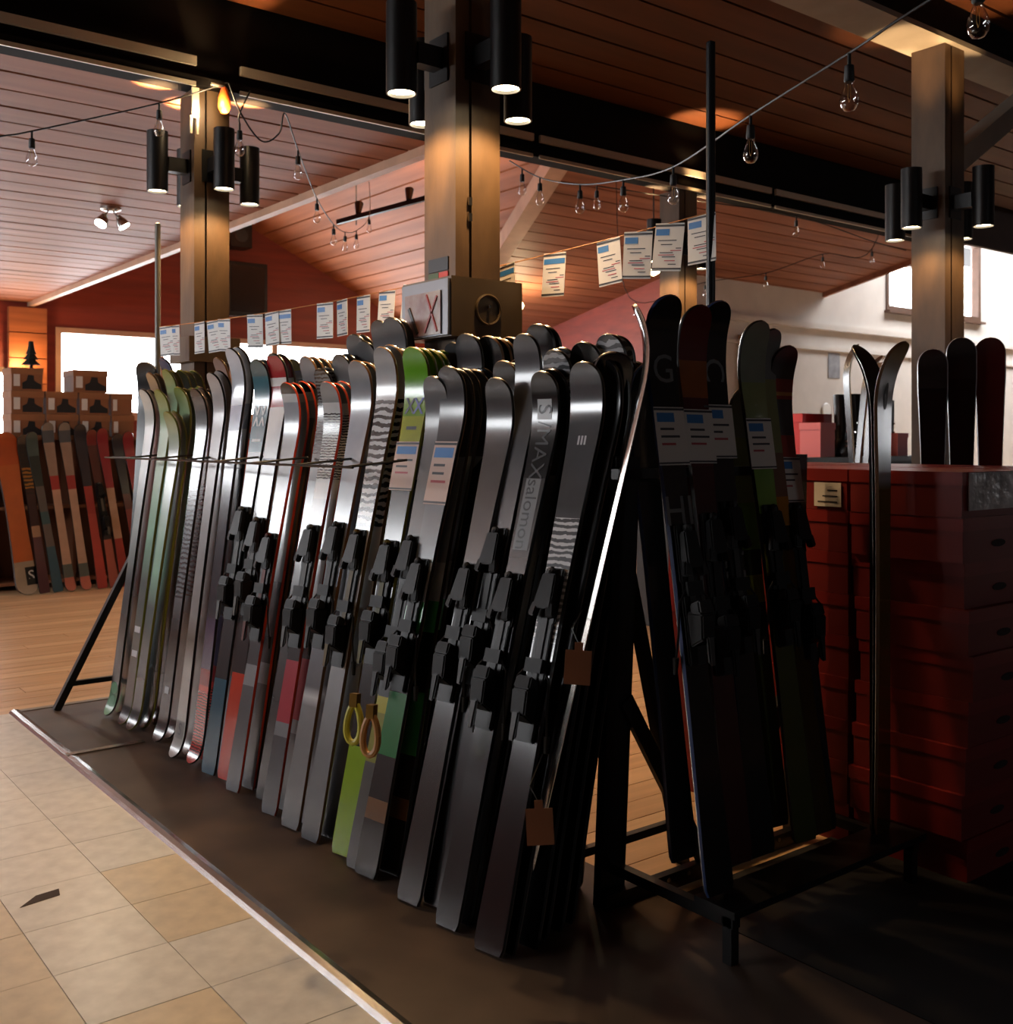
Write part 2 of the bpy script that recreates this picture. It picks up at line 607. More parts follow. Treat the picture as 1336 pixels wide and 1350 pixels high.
def lamp(x, y, z, dx, dy, label, power, down=True):
    """black up-and-down cylinder on a short bracket; z = lower rim"""
    ang = math.atan2(-dy, -dx)
    root = tag(empty('cylinder_lamp', (x, y, z), (0, 0, ang)), label, 'lamp', 'black cylinder lamps on the columns')
    if 'cyl' not in LAMPM:
        n = 24
        mb = MB()
        prof = [(.05, .335), (.0575, .335), (.0575, 0), (.052, 0), (.052, .03)]
        vv, ff = [], []
        for r_, z_ in prof:
            for k in range(n):
                vv.append((r_ * math.cos(k * 2 * math.pi / n), r_ * math.sin(k * 2 * math.pi / n), z_))
        for i in range(len(prof) - 1):
            for k in range(n):
                ff.append((i * n + k, i * n + (k + 1) % n, (i + 1) * n + (k + 1) % n, (i + 1) * n + k))
        mb.add(vv, ff)
        LAMPM['cyl'] = mb.mesh('housing', M_BLACK, 40)
        LAMPM['br'] = MB().box(.055, .172, -.03, .03, .12, .2).mesh('bracket', M_BLACK)
        LAMPM['pl'] = MB().box(.163, .175, -.06, .06, .07, .25).mesh('wall_plate', M_BLACK)
        LAMPM['lens'] = MB().lathe([(.051, .012), (.051, .02)], 20).mesh('lens', emis('lamp_lens', '#ffe9c0', 22.0))
        LAMPM['lens2'] = MB().lathe([(.049, .30), (.049, .308)], 20).mesh('lens', emis('lamp_lens_up', '#ffd9a0', 1.5))
    link('housing', LAMPM['cyl'], root)
    link('bracket', LAMPM['br'], root)
    link('wall_plate', LAMPM['pl'], root)
    link('lens', LAMPM['lens'], root)
    link('lens', LAMPM['lens2'], root)
    for up in (0, 1):
        l = D.lights.new('lamp_spot', 'SPOT')
        l.energy = power * (1.7 if not up else 7.0)
        l.color = (1.0, .62, .3)
        l.spot_size = R(48 if up else 125)
        l.spot_blend = .6
        l.shadow_soft_size = .04
        o = D.objects.new('lamp_spot', l)
        COL.objects.link(o)
        o.parent = root
        o.location = (0, 0, .34 if up else -.005)
        o.rotation_euler = (R(180) if up else 0, 0, 0)
    return root


LAMPM = {}
DIRS = {'window side': (-.275, 0), 'front face': (0, -.275), 'hall side': (.275, 0), 'back face': (0, .275)}
cols = [
    (2.38, 3.34, 3.66, 'thick wooden column with a square box collar standing behind the ski rack', (1.78, 2.0, .165), 2.68, 'box-collared column', 26),
    (2.38, 5.89, 3.38, 'wooden column at the far end of the ski rack, a grey box near its foot', (1.84, 1.98, .15), 2.79, 'column at the far end of the rack', 20),
    (5.78, 3.34, 3.66, 'wooden column beside the black steel post and tall red box stack', None, 2.60, 'column beside the red boxes', 9),
    (6.33, 5.89, 3.38, 'wooden column behind the price tag string, under the long black beam', None, 2.8, 'column behind the price tag string', 20),
]
for (x, y, zt, lab, bx_, lz, who, pw) in cols:
    column(x, y, zt, lab, bx_)
    for sd, (dx, dy) in DIRS.items():
        lamp(x + dx, y + dy, lz, dx, dy, 'cylinder lamp on the %s of the %s' % (sd, who), pw)
# fittings of the box-collared column
cb = D.objects['wooden_column']
fr = MB().box(-.178, -.166, -.16, .15, 1.785, 1.99).build('metal_panel', mat('grey_panel', '#7d7f86', 0.35, metal=.3), cb)
MB().box(-.184, -.179, -.12, .12, 1.79, 1.95).build('picture_print', mat('blotched_print', '#b9a79a', 0.3, col2='#6e2f22', var=.2, vscale=14), cb)
st = mat('print_red', '#8c1f1c', .4)
MB().bar((-.186, -.02, 1.80), (-.186, -.10, 1.93), .004, .008, up=(0, 0, 1)).bar((-.186, -.10, 1.80), (-.186, -.03, 1.94), .004, .008).build('print_stroke', st, cb)
MB().bar((-.186, .09, 1.90), (-.186, .03, 1.80), .004, .014).build('print_stroke', M_BLACK, cb)
MB().box(-.109, -.1045, -.06, .07, 2.04, 2.09).build('sign_plate', M_BLACK, cb)
MB().box(-.109, -.1045, -.06, .0, 2.0, 2.035).build('sign_plate', mat('sign_red', '#b23a30', .5), cb)
MB().box(-.109, -.1045, .003, .07, 2.0, 2.035).build('sign_plate', mat('sign_green', '#3d5636', .5), cb)
prt = MB()
pts = [(.0 + .055 * math.cos(a), -.169, 1.885 + .055 * math.sin(a)) for a in [k * math.pi / 14 for k in range(29)]]
prt.tube(pts, .006, 6)
prt.build('round_port', M_BOX, cb, 40)
MB().lathe([(.0, 0), (.008, 0), (.008, .01), (0, .012)], 8).build('bolt', M_STEEL, cb).location = (0, -.175, 1.89)
for z in (2.22, 2.28):
    MB().box(-.05, -.035, -.115, -.105, z, z + .03).build('bolt', M_STEEL, cb)
# black steel post at the end of the long beam
sp = tag(empty('steel_post', (9.62, 5.6, 0)), 'slim black steel post at the right end of the long beam', 'post')
MB().box(-.1, .1, -.1, .1, .012, 3.37).build('post_shaft', M_BLACK, sp)
MB().box(-.14, .14, -.14, .14, 0, .012).build('base_plate', M_BLACK, sp)

# ------------------------------------------------------------------ floor
M_TILE = mat('vinyl_tile', '#dfdfdb', 0.28, var=0.10, vscale=5, coords='Generated')
M_TILE2 = mat('vinyl_tile_warm', '#dccfb8', 0.28, var=0.10, vscale=5, coords='Generated')
M_WOOD = mat('maple_floor', '#bf9a72', 0.35, var=0.18, vscale=3, stretch=(0.4, 6, 1), bump=0.02)
M_WOOD2 = mat('maple_floor_light', '#cba880', 0.35, var=0.18, vscale=3, stretch=(0.4, 6, 1), bump=0.02)
floor = struct(MB().box(LX - .2, RX + .2, BY - .2, WY + .2, -.12, -.008).build('floor', mat('floor_joint', '#3a2b20', .8)))
T = .3048
tm = [MB().box(0, T - .0025, 0, T - .0025, -.008, 0).mesh('tile', m) for m in (M_TILE, M_TILE2)]
i = 0
for a in range(-7, 1):
    for b in range(-6, 7):
        x, y = 1.073 + (a) * T, 3.83 + b * T
        if x + T > 1.40:
            continue
        link('tile', tm[1 if (b < -1 and random.random() < .8) else 0], floor, (x, y, random.uniform(0, .0006)))  # farther tiles whiter: window glare put into their colour
# the tile field nobody can tell apart any more: behind and beside the camera
o = MB().box(LX, 1.073 - 7 * T, BY, 5.83, -.008, 0).box(1.073 - 7 * T, 1.38, BY, 3.83 - 6 * T, -.008, 0).build('tile_field', M_TILE, floor)
pm = {}
v = 5.85
row = 0
while v < 11.6:
    w = .145
    u = LX + (row * 1.37) % 2.4 - 2.4
    while u < 8:
        a, b = max(u, LX), min(u + 2.4, 8)
        if b - a > .2 and b > -1:
            key = (round(b - a, 3), row % 3)
            if key not in pm:
                pm[key] = MB().box(0, b - a - .003, 0, w - .004, -.008, 0).mesh('floor_plank', M_WOOD if row % 3 else M_WOOD2)
            link('floor_plank', pm[key], floor, (a, v, random.uniform(0, .0008)))
        u += 2.4
    v += w
    row += 1
v = 5.85
row = 0
while v > 1.0:
    w = .145
    v -= w
    off = (row * 1.1) % 1.8
    for (a, b) in [(2.36, 2.9 + off), (2.9 + off, 5.2 + off), (5.2 + off, 8.0)]:
        if b - a > .1:
            link('floor_plank', MB().box(0, b - a - .003, 0, w - .004, -.008, 0).mesh('floor_plank', M_WOOD if row % 3 else M_WOOD2), floor, (a, v, random.uniform(0, .0008)))
    row += 1
MB().box(LX, 8, 11.6, WY, -.008, 0).box(8, RX, BY, WY, -.008, 0).box(2.36, 8, BY, 1.0, -.008, 0).build('plank_field', M_WOOD, floor)
# rubber mat under the rack with its metal edging
mt = tag(empty('floor_mat', (0, 0, 0)), 'dark brown rubber mat with metal edging under the long ski rack', 'mat')
MB().box(1.37, 2.35, .6, 5.80, 0, .012).build('mat_sheet', mat('brown_rubber', '#4a3a30', 0.55, var=0.3, vscale=4, bump=.1), mt)
edge = MB()
edge.add([(1.325, .6, 0), (1.335, .6, .012), (1.352, .6, .017), (1.372, .6, .0125), (1.325, 5.86, 0), (1.335, 5.86, .012), (1.352, 5.86, .017), (1.372, 5.86, .0125)],
         [(0, 1, 5, 4), (1, 2, 6, 5), (2, 3, 7, 6), (0, 3, 2, 1), (4, 5, 6, 7)])
edge.build('edge_strip', M_STEEL, mt)
MB().box(1.372, 2.35, 5.80, 5.84, 0, .015).build('edge_strip', mat('dull_strip', '#8d8a86', .4, metal=.8), mt)
MB().box(1.34, 1.68, 4.86, 4.90, .0125, .0175).build('joint_strip', M_STEEL, mt)
tag(MB().box(2.36, 6.6, -1.5, 2.24, .001, .009).build('dark_floor_sheet', mat('black_sheet', '#0b0a0a', .7, var=.2, vscale=5)),  # sheet added to keep the lamp-lit floor dark, no runner known
    'black sheet added on the floor under the red boxes to keep it dark', 'mat')
cq = [(.80, 3.40), (.92, 3.42), (.93, 3.47), (.86, 3.46)]
cs_ = tag(MB().hexa([(x_, y_, .0008) for x_, y_ in cq], [(x_, y_, .0018) for x_, y_ in cq]).build('floor_chip', mat('chip_dark', '#3b2a20', .8)),
          'dark chipped patch on a pale floor tile', 'chip')

# ------------------------------------------------------------------ ski rack
rk = tag(empty('ski_rack', (1.52, 2.0, .012)), 'long black steel A-frame rack holding the leaning skis', 'rack')


def rloc(p):
    return (p[0] - 1.52, p[1] - 2.0, p[2] - .012)


def rbar(name, a, b, w=.035, h=.035, up=(0, 1, 0)):
    return MB().bar(rloc(a), rloc(b), w, h, up).build(name, M_BLACK, rk)


for yy in (5.72, 3.9, 2.42):
    rbar('leg', (1.52 if yy > 5 else 1.95, yy, .012), (2.24, yy, 1.42))
    rbar('leg', (2.62, yy, .0), (2.26, yy, 1.42))
    rbar('cross_bar', (1.57 if yy > 5 else 1.97, yy, .14), (2.57, yy, .14), .025, .025)
rbar('top_rail', (2.25, 2.36, 1.42), (2.25, 5.75, 1.42), .03, .03, (0, 0, 1))
rbar('back_rail', (2.28, 2.36, .9), (2.28, 5.75, .9), .03, .03, (0, 0, 1))
MB().tube([rloc((1.735, 3.05, 1.31)), rloc((1.735, 5.62, 1.31))], .005, 6).build('front_rod', M_BLACK, rk)
for yy in [3.1 + .37 * k for k in range(7)]:
    MB().tube([rloc((1.735, yy, 1.31)), rloc((2.0, yy + .04, 1.33))], .005, 6).build('divider_rod', M_BLACK, rk)
# second frame at the near end of the rack, carrying the skis that face the hall
r2 = tag(empty('ski_rack', (2.2, 1.9, 0)), 'short black slotted steel rack under the dark skis facing the hall', 'rack')


def r2bar(name, a, b, w=.04, h=.04, up=(0, 1, 0)):
    return MB().bar((a[0] - 2.2, a[1] - 1.9, a[2]), (b[0] - 2.2, b[1] - 1.9, b[2]), w, h, up).build(name, M_BLACK, r2)


r2bar('leg', (2.20, 2.33, .0), (2.24, 2.30, 1.35), .10, .03)
r2bar('leg', (3.08, 2.33, .0), (3.08, 2.30, 1.35), .06, .03)
r2bar('brace', (2.24, 2.30, .62), (2.60, 2.30, .04), .05, .02)
r2bar('brace', (3.06, 2.30, .62), (2.70, 2.30, .04), .05, .02)
r2bar('top_rail', (2.15, 2.25, 1.30), (2.98, 2.25, 1.30), .03, .03, (0, 0, 1))
r2bar('foot_rail', (2.15, 2.30, .03), (3.12, 2.30, .03), .03, .05, (0, 0, 1))
sh = r2bar('shelf', (2.18, 1.90, .15), (3.10, 1.90, .15), .14, .02, (0, 0, 1))
for xx in (2.2, 3.06):
    r2bar('shelf_arm', (xx, 1.84, .125), (xx, 2.32, .125), .03, .03, (0, 0, 1))
    r2bar('shelf_foot', (xx, 1.86, 0), (xx, 1.86, .14), .03, .03)
for k in range(9):
    so = MB().lathe([(.007, 0), (.007, .002)], 8).build('slot', mat('slot_light', '#8a7a60', .5), r2)
    so.location = (.12 + k * .09, .382, .04)
    so.rotation_euler = (R(90), 0, 0)
# tall thin poles carrying the tag string
for (x, y, t, lab) in ((2.10, 5.87, 2.6, 'thin grey pole at the far end of the rack, tied to the tag string'),
                       (2.715, 2.38, 2.72, 'tall thin black pole between dark skis, tied to the tag string')):
    po = tag(empty('tag_pole', (x, y, 0)), lab, 'pole')
    pole_m = mat('dark_pole', '#15171a', .35) if y < 3 else mat('grey_pole', '#6a6458', .4)
    MB().tube([(0, 0, .0), (0, 0, t)], .0155, 10).build('shaft', pole_m, po, 40)
    MB().lathe([(.05, 0), (.05, .008), (.0165, .014)], 12).build('foot', pole_m, po)
    MB().lathe([(.0158, t), (.0158, t + .006), (.006, t + .012)], 10).build('end_cap', pole_m, po)

# ================================================================== SKIS
M_SIDE = mat('ski_sidewall', '#0d0d0e', 0.3)
M_SIDE_TAN = mat('ski_sidewall_tan', '#6a4a2c', 0.35)
M_SIDE_RED = mat('ski_sidewall_red', '#7c1712', 0.35)
M_SIDE_ORANGE = mat('ski_sidewall_orange', '#b5381c', 0.35)
M_SIDE_OLIVE = mat('ski_sidewall_olive', '#6f7428', 0.35)
M_SIDE_WHITE = mat('ski_sidewall_white', '#b9bcc0', 0.3)
M_SIDE_BLUE_SHEEN = mat('ski_sidewall_blue_sheen', '#2a3d66', 0.3)  # bluish reflection along the ski edge put into the colour
M_BASE = mat('ski_base', '#101012', 0.25)
M_EDGE = mat('ski_steel_edge', '#d0ccc4', 0.25, metal=1.0)

STY = {
    # name: (bands, soft, rough, width, side, bars); dark tail bands often hold painted floor-level shade
    'black_wide': ([(0, '#0d0d0f')], 0, .3, .135, M_SIDE_WHITE, None),
    'white_mint': ([(0, '#8fc097'), (.10, '#3c3e40'), (.40, '#5d6163'), (.58, '#b9c4c2'), (.75, '#d5dcda'), (1, '#e2e0d6')], 1, .2, .108, M_SIDE, None),
    'slate': ([(0, '#3a3d44'), (.9, '#4d525c'), (1, '#c9a67c')], 1, .25, .105, M_SIDE_TAN, None),
    'navy': ([(0, '#2b3a55'), (1, '#35507a')], 1, .25, .11, M_SIDE, None),
    'mint': ([(0, '#2a2c2e'), (.42, '#6d7775'), (.58, '#9ccab0'), (.88, '#a8c8a6'), (1, '#8f9a4e')], 1, .2, .115, M_SIDE_OLIVE, None),
    'mint_low': ([(0, '#2a2c2e'), (.38, '#707a78'), (.5, '#a5d0b7'), (.86, '#d6e4dc'), (1, '#9aa463')], 1, .2, .115, M_SIDE_OLIVE, None),
    'charcoal_silver': ([(0, '#141416'), (.30, '#2b2c2f'), (.42, '#8e9398'), (.66, '#b6bec4'), (.88, '#a8adae'), (1, '#4a4d50')], 1, .22, .112, M_SIDE, (.40, .72, 14, '#3a3d40')),
    'grey_logo': ([(0, '#b3aea8'), (.22, '#a19c98'), (.30, '#5a5553'), (.36, '#8f8d8d'), (.7, '#aaa9ab'), (1, '#b7b5b6')], 1, .25, .112, M_SIDE, None),
    'pink_grey': ([(0, '#6a5a5a'), (1, '#a58d8a')], 1, .3, .105, M_SIDE_TAN, None),
    'silver_blue': ([(0, '#c23a34'), (.18, '#8a2a30'), (.22, '#46405e'), (.34, '#3c3f46'), (.7, '#6b707c'), (.72, '#c7ccd6'), (.8, '#8b93aa'), (.86, '#d2d8e2'), (1, '#aeb6c4')], 0, .2, .118, M_SIDE, (.02, .17, 26, '#3a1d22')),
    'teal': ([(0, '#1d5266'), (.22, '#2a2b2e'), (.62, '#8e9296'), (.745, '#b4b9bf'), (.77, '#256477'), (.9, '#3f7482'), (.96, '#4c6a6e')], 0, .22, .115, M_SIDE, None),
    'red_white': ([(0, '#c23a24'), (.24, '#2c2a2c'), (.60, '#9a9da2'), (.75, '#e6e8ea'), (.875, '#a52a2e'), (.925, '#f0efec'), (.945, '#b22f33'), (.99, '#59585c')], 0, .2, .12, M_SIDE, None),
    'silver_cap': ([(0, '#5f6063'), (.25, '#8c8e92'), (.3, '#4a4a4d'), (.5, '#a6acb4'), (.95, '#cfd4d8'), (.972, '#2a2a2c')], 0, .2, .105, M_SIDE_ORANGE, None),
    'yellow_tip': ([(0, '#55565a'), (.95, '#9aa0a4'), (.97, '#b3b544')], 0, .25, .11, M_SIDE, None),
    'tan_side': ([(0, '#3a3a3c'), (.9, '#9b9a9c'), (1, '#b4b4b8')], 1, .22, .11, M_SIDE_TAN, None),
    'grey_zig': ([(0, '#2c2c2e'), (1, '#8c8e90')], 1, .22, .11, M_SIDE, (.8, 1, 24, '#1a1a1c')),
    'white_zebra': ([(0, '#55565a'), (.17, '#84868a'), (.20, '#b0404c'), (.34, '#2e2d2f'), (.46, '#d8d8dc'), (.72, '#e6e4e4'), (.76, '#dfe0e2'), (.95, '#8e9092')], 0, .2, .105, M_SIDE_ORANGE, (.77, .93, 30, '#2a2a2d')),
    'steel': ([(0, '#3b3d42'), (.8, '#8a8e96'), (1, '#7b7d80')], 1, .24, .118, M_SIDE, None),
    'silver': ([(0, '#67686a'), (.25, '#8f8f91'), (.27, '#d2d2d4'), (.29, '#6d6e72'), (.55, '#8f96a2'), (.85, '#b7bcc6'), (1, '#85888c')], 1, .2, .125, M_SIDE_TAN, None),
    'bar_white': ([(0, '#3c3d40'), (.45, '#c6cace'), (.6, '#f0f0f0'), (.9, '#e8e8ea'), (1, '#8b8e92')], 1, .18, .12, M_SIDE_TAN, (.62, .90, 11, '#26282a')),
    'lime': ([(0, '#8fb31c'), (.20, '#1d1e1c'), (.56, '#2b2d2a'), (.73, '#b5a68c'), (.80, '#b9c232'), (.86, '#7fae26'), (.9, '#6cb41e')], 0, .2, .125, M_SIDE_OLIVE, None),
    'grey_yellow': ([(0, '#6a6a66'), (.2, '#8c8a34'), (.3, '#b9b02c'), (.45, '#c0b42e'), (.56, '#cfd6da'), (.62, '#8b8f94'), (1, '#6f7276')], 0, .22, .12, M_SIDE, None),
    'grey_label': ([(0, '#37322f'), (.10, '#7d5a3e'), (.14, '#2f2d2c'), (.22, '#2f7a45'), (.34, '#1c1c1e'), (.46, '#46a860'), (.52, '#dfe6ea'), (.60, '#9aa2aa'), (.82, '#5f6266'), (1, '#6d6e72')], 0, .2, .128, M_SIDE, None),  # print bands; the tail is also darkened for shade low on the rack
    'dark_grey': ([(0, '#2a2a2c'), (1, '#5f6165')], 1, .2, .125, M_SIDE, None),
    'black_warm_glint': ([(0, '#161617'), (1, '#2b2b2c')], 1, .25, .12, M_SIDE_TAN, None),  # tan side stands in for warm lamp glints along the edge
    'grey_plain': ([(0, '#3a302b'), (.4, '#322d2a'), (.55, '#6a625e'), (1, '#626366')], 1, .2, .122, M_SIDE, None),  # shade at the near end put into the dark tail bands
    'grey_long': ([(0, '#232325'), (.45, '#2c2c2e'), (.62, '#707175'), (1, '#6a6b6f')], 1, .22, .115, M_SIDE, None),  # dark lower half is shade put into the colour
    'black': ([(0, '#0e0e10'), (1, '#1b1b1d')], 1, .22, .122, M_SIDE, None),
    'black_edge': ([(0, '#1a1a1c'), (1, '#3a3a3c')], 1, .12, .125, M_EDGE, None),
    'black_maker': ([(0, '#1d1b1b'), (.50, '#242426'), (.645, '#4a4b4e'), (.80, '#101012'), (.9, '#0c0c0e')], 0, .2, .112, M_SIDE, None),  # blackened tail includes painted shade near the floor
    'grey_wrap': ([(0, '#38383a'), (1, '#6b6d70')], 1, .12, .12, M_SIDE, (.9, 1, 14, '#9fa1a4')),
    'black_red': ([(0, '#141416'), (.93, '#7c1b1e'), (.96, '#161618')], 0, .2, .13, M_SIDE, None),
    'grey_glare': ([(0, '#1c1717'), (.45, '#262224'), (.58, '#9aa0a8'), (.70, '#8b8f95'), (.74, '#6c6e72'), (1, '#75777b')], 1, .13, .128, M_SIDE, (.5, .72, 16, '#d9dce0')),  # tail shade and bright ripples of glare are painted into the colour
    'hall_black': ([(0, '#101012'), (1, '#1a1c1e')], 1, .25, .13, M_SIDE_BLUE_SHEEN, None),
    'hall_red': ([(0, '#4a1719'), (.7, '#5c2024'), (.83, '#a35a22'), (.9, '#6a1c1e')], 0, .25, .125, M_SIDE, None),
    'hall_green': ([(0, '#4a5220'), (.45, '#2f3020'), (.5, '#9a9628'), (.56, '#3b4222'), (.62, '#7fae48'), (.73, '#93a070'), (.88, '#8f9a8c')], 0, .22, .118, M_SIDE, None),
    'hall_olive': ([(0, '#4a3a1c'), (.60, '#c88a34'), (.66, '#8a6a58'), (.75, '#8c9064'), (.9, '#7c8484')], 0, .22, .112, M_SIDE, None),
    'hall_stripe': ([(0, '#1c1210'), (.55, '#2a1412'), (.72, '#8a8a3c'), (.765, '#b03a28'), (.81, '#50555b'), (.89, '#b03a2c'), (.895, '#e0a860'), (.903, '#b03a2c'), (.93, '#464b50')], 0, .3, .115, M_SIDE, None),
    'hall_gold': ([(0, '#3a3418'), (.7, '#5a5524'), (.72, '#aeb2b6'), (.9, '#c9cdd0'), (1, '#7d7f48')], 1, .15, .11, M_SIDE_TAN, None),
    # skis by the far wall
    'wall_orange': ([(0, '#d9c4a8'), (.2, '#cc6a30'), (.8, '#c85a24'), (1, '#b84a20')], 0, .4, .25, M_SIDE, None),
    'wall_pattern': ([(0, '#5a3238'), (.35, '#b08a6c'), (.42, '#4a2c2c'), (.66, '#b0772c'), (.8, '#3a2c22'), (.94, '#5c5148')], 0, .4, .115, M_SIDE, (.62, .9, 9, '#1e1a18')),
    'wall_teal': ([(0, '#3d6272'), (.28, '#8a7a74'), (.42, '#3c5f66'), (.5, '#7d6f6a'), (.66, '#33403e'), (.85, '#5a7471')], 0, .4, .115, M_SIDE, None),
    'wall_cream': ([(0, '#c8705a'), (.08, '#7d8278'), (.16, '#cfa98e'), (.60, '#b8403a'), (.68, '#cfaf98'), (.88, '#6f757c'), (.95, '#b5a89c')], 0, .4, .115, M_SIDE, None),
    'wall_navy': ([(0, '#c04a3e'), (.45, '#b53a34'), (.62, '#39303e'), (.95, '#2c2a38')], 0, .4, .12, M_SIDE, None),
    'wall_dark': ([(0, '#b5604e'), (.3, '#3a2a2a'), (.62, '#5c2a22'), (.9, '#8a2620')], 0, .4, .11, M_SIDE, None),
    'wall_red': ([(0, '#a8382e'), (.3, '#c9a084'), (.62, '#a01e2c'), (1, '#a83038')], 0, .4, .115, M_SIDE, None),
    'wall_plum': ([(0, '#8a2c2c'), (.5, '#5c2226'), (.6, '#2f2a38'), (1, '#44424c')], 0, .4, .115, M_SIDE, None),
    'board_black': ([(0, '#0c0d10'), (.88, '#101114'), (.90, '#2a2a2a')], 0, .25, .13, M_SIDE_WHITE, None),
    'board_maroon': ([(0, '#4a0f10'), (1, '#5c1412')], 1, .3, .13, M_SIDE, None),
    'edge_pink': ([(0, '#b9a6b0'), (1, '#cf9fae')], 1, .3, .11, M_SIDE_WHITE, None),
    'edge_orange': ([(0, '#a0602c'), (1, '#8c5528')], 1, .3, .11, M_SIDE_TAN, None),
}


class Ski:
    """outline and curve of one ski: z along the ski, x across, topsheet towards -y"""

    def __init__(self, L, w, twin=False, tipang=46, th=.013):
        self.L, self.w, self.twin = L, w, twin
        self.st = []
        y = z = 0.0
        prev = None
        bs = .27
        ss = [0, .004, .01, .02, .034, .05, .07, .10, .14]
        ss += [.14 + (L - .44) * k / 12 for k in range(1, 13)]
        ss += [L - e for e in (.27, .235, .20, .17, .14, .115, .092, .072, .056, .043, .032, .022, .014, .008, .003, 0)]
        self.N = N = len(ss) - 1
        for s in ss:
            d = s - (L - bs)
            a = R(tipang) * (d / bs) ** 1.6 if d > 0 else 0
            if twin and s < .14:
                a = -R(34) * ((.14 - s) / .14) ** 1.4
            if prev is not None:
                ds = s - prev
                am = (a + pa) / 2
                y -= math.sin(am) * ds
                z += math.cos(am) * ds
            prev, pa = s, a
            f = s / L
            # sidecut
            wt, ww, wl = w, w * .70, w * .86
            if f > .5:
                k = min(1, (f - .5) / .40)
                hw = ww + (wt - ww) * k * k
            else:
                k = min(1, (.5 - f) / .44)
                hw = ww + (wl - ww) * k * k
            hw /= 2
            e = L - s
            rt = w * .62
            if e < rt:
                q = 1 - e / rt
                hw *= math.sqrt(max(0, 1 - q ** 2.4))
            if twin and s < w * .5:
                q = 1 - s / (w * .5)
                hw *= math.sqrt(max(0, 1 - q ** 2.4))
            elif not twin and s < .02:
                hw *= .86 + .14 * (s / .02)
            thk = th * (0.45 + .55 * math.sin(math.pi * min(1, max(0, .08 + .84 * f))) ** .8)
            self.st.append((s, y, z, a, max(hw, .0015), thk))
        # let the lowest point touch the ground
        self.H = max(p[2] for p in self.st)

    def point(self, s, x, off=0.0):
        """point on the topsheet at arc length s, offset x across"""
        st = self.st
        for i in range(len(st) - 1):
            if st[i + 1][0] >= s:
                break
        p, q = st[i], st[i + 1]
        k = (s - p[0]) / max(q[0] - p[0], 1e-6)
        y = p[1] + (q[1] - p[1]) * k
        z = p[2] + (q[2] - p[2]) * k
        a = p[3] + (q[3] - p[3]) * k
        t = p[5] + (q[5] - p[5]) * k + off
        return Vector((x, y - math.cos(a) * t, z - math.sin(a) * t))

    def mesh(self, style):
        bands, soft, rough, w, side, bars = STY[style]
        mb = MB()
        vv, ff, mi = [], [], []
        for (s, y, z, a, hw, t) in self.st:
            ny, nz = -math.cos(a), -math.sin(a)
            ti = hw * (.74 if style == 'black_edge' else .93)
            e = .0022
            for (x, d) in ((-hw, 0), (-hw, e), (-ti, t), (ti, t), (hw, e), (hw, 0)):
                vv.append((x, y + ny * d, z + nz * d))
        m6 = 6
        for i in range(self.N):
            for k in range(6):
                k2 = (k + 1) % 6
                ff.append((i * m6 + k, i * m6 + k2, (i + 1) * m6 + k2, (i + 1) * m6 + k))
                mi.append({0: 3, 1: 1, 2: 0, 3: 1, 4: 3, 5: 2}[k])
        ff.append(tuple(range(6))[::-1])
        mi.append(1)
        ff.append(tuple(self.N * m6 + k for k in range(6)))
        mi.append(3)
        mb.v, mb.f, mb.mi = vv, ff, mi
        return mb.mesh('ski', [ski_mat(style, bands, rough, bool(soft), bars), side, M_BASE, M_EDGE], 35)

    def wrap(self, name, pts2d, faces, s0, off, m, parent):
        """lay a flat print on the topsheet; pts2d are (across, along) around arc length s0"""
        vv = [self.point(min(max(s0 + p[1], 0), self.L), p[0], off) for p in pts2d]
        mb = MB().add(vv, faces)
        return mb.build(name, m, parent)

    def patch(self, name, s0, s1, x0, x1, off, m, parent, n=6):
        vv, ff = [], []
        for i in range(n + 1):
            s = s0 + (s1 - s0) * i / n
            vv += [(x0, s), (x1, s)]
        for i in range(n):
            ff.append((2 * i, 2 * i + 1, 2 * i + 3, 2 * i + 2))
        return self.wrap(name, vv, ff, 0, off, m, parent)

    def word(self, txt, s0, size, m, parent, turn=90, off=.0012, x=0.0):
        tv, tf = text_mesh(txt, size)
        c, s = math.cos(R(turn)), math.sin(R(turn))
        pts = [(x + p[0] * c - p[1] * s, p[0] * s + p[1] * c) for p in tv]
        return self.wrap('lettering', pts, tf, s0, off, m, parent)


BIND = {}


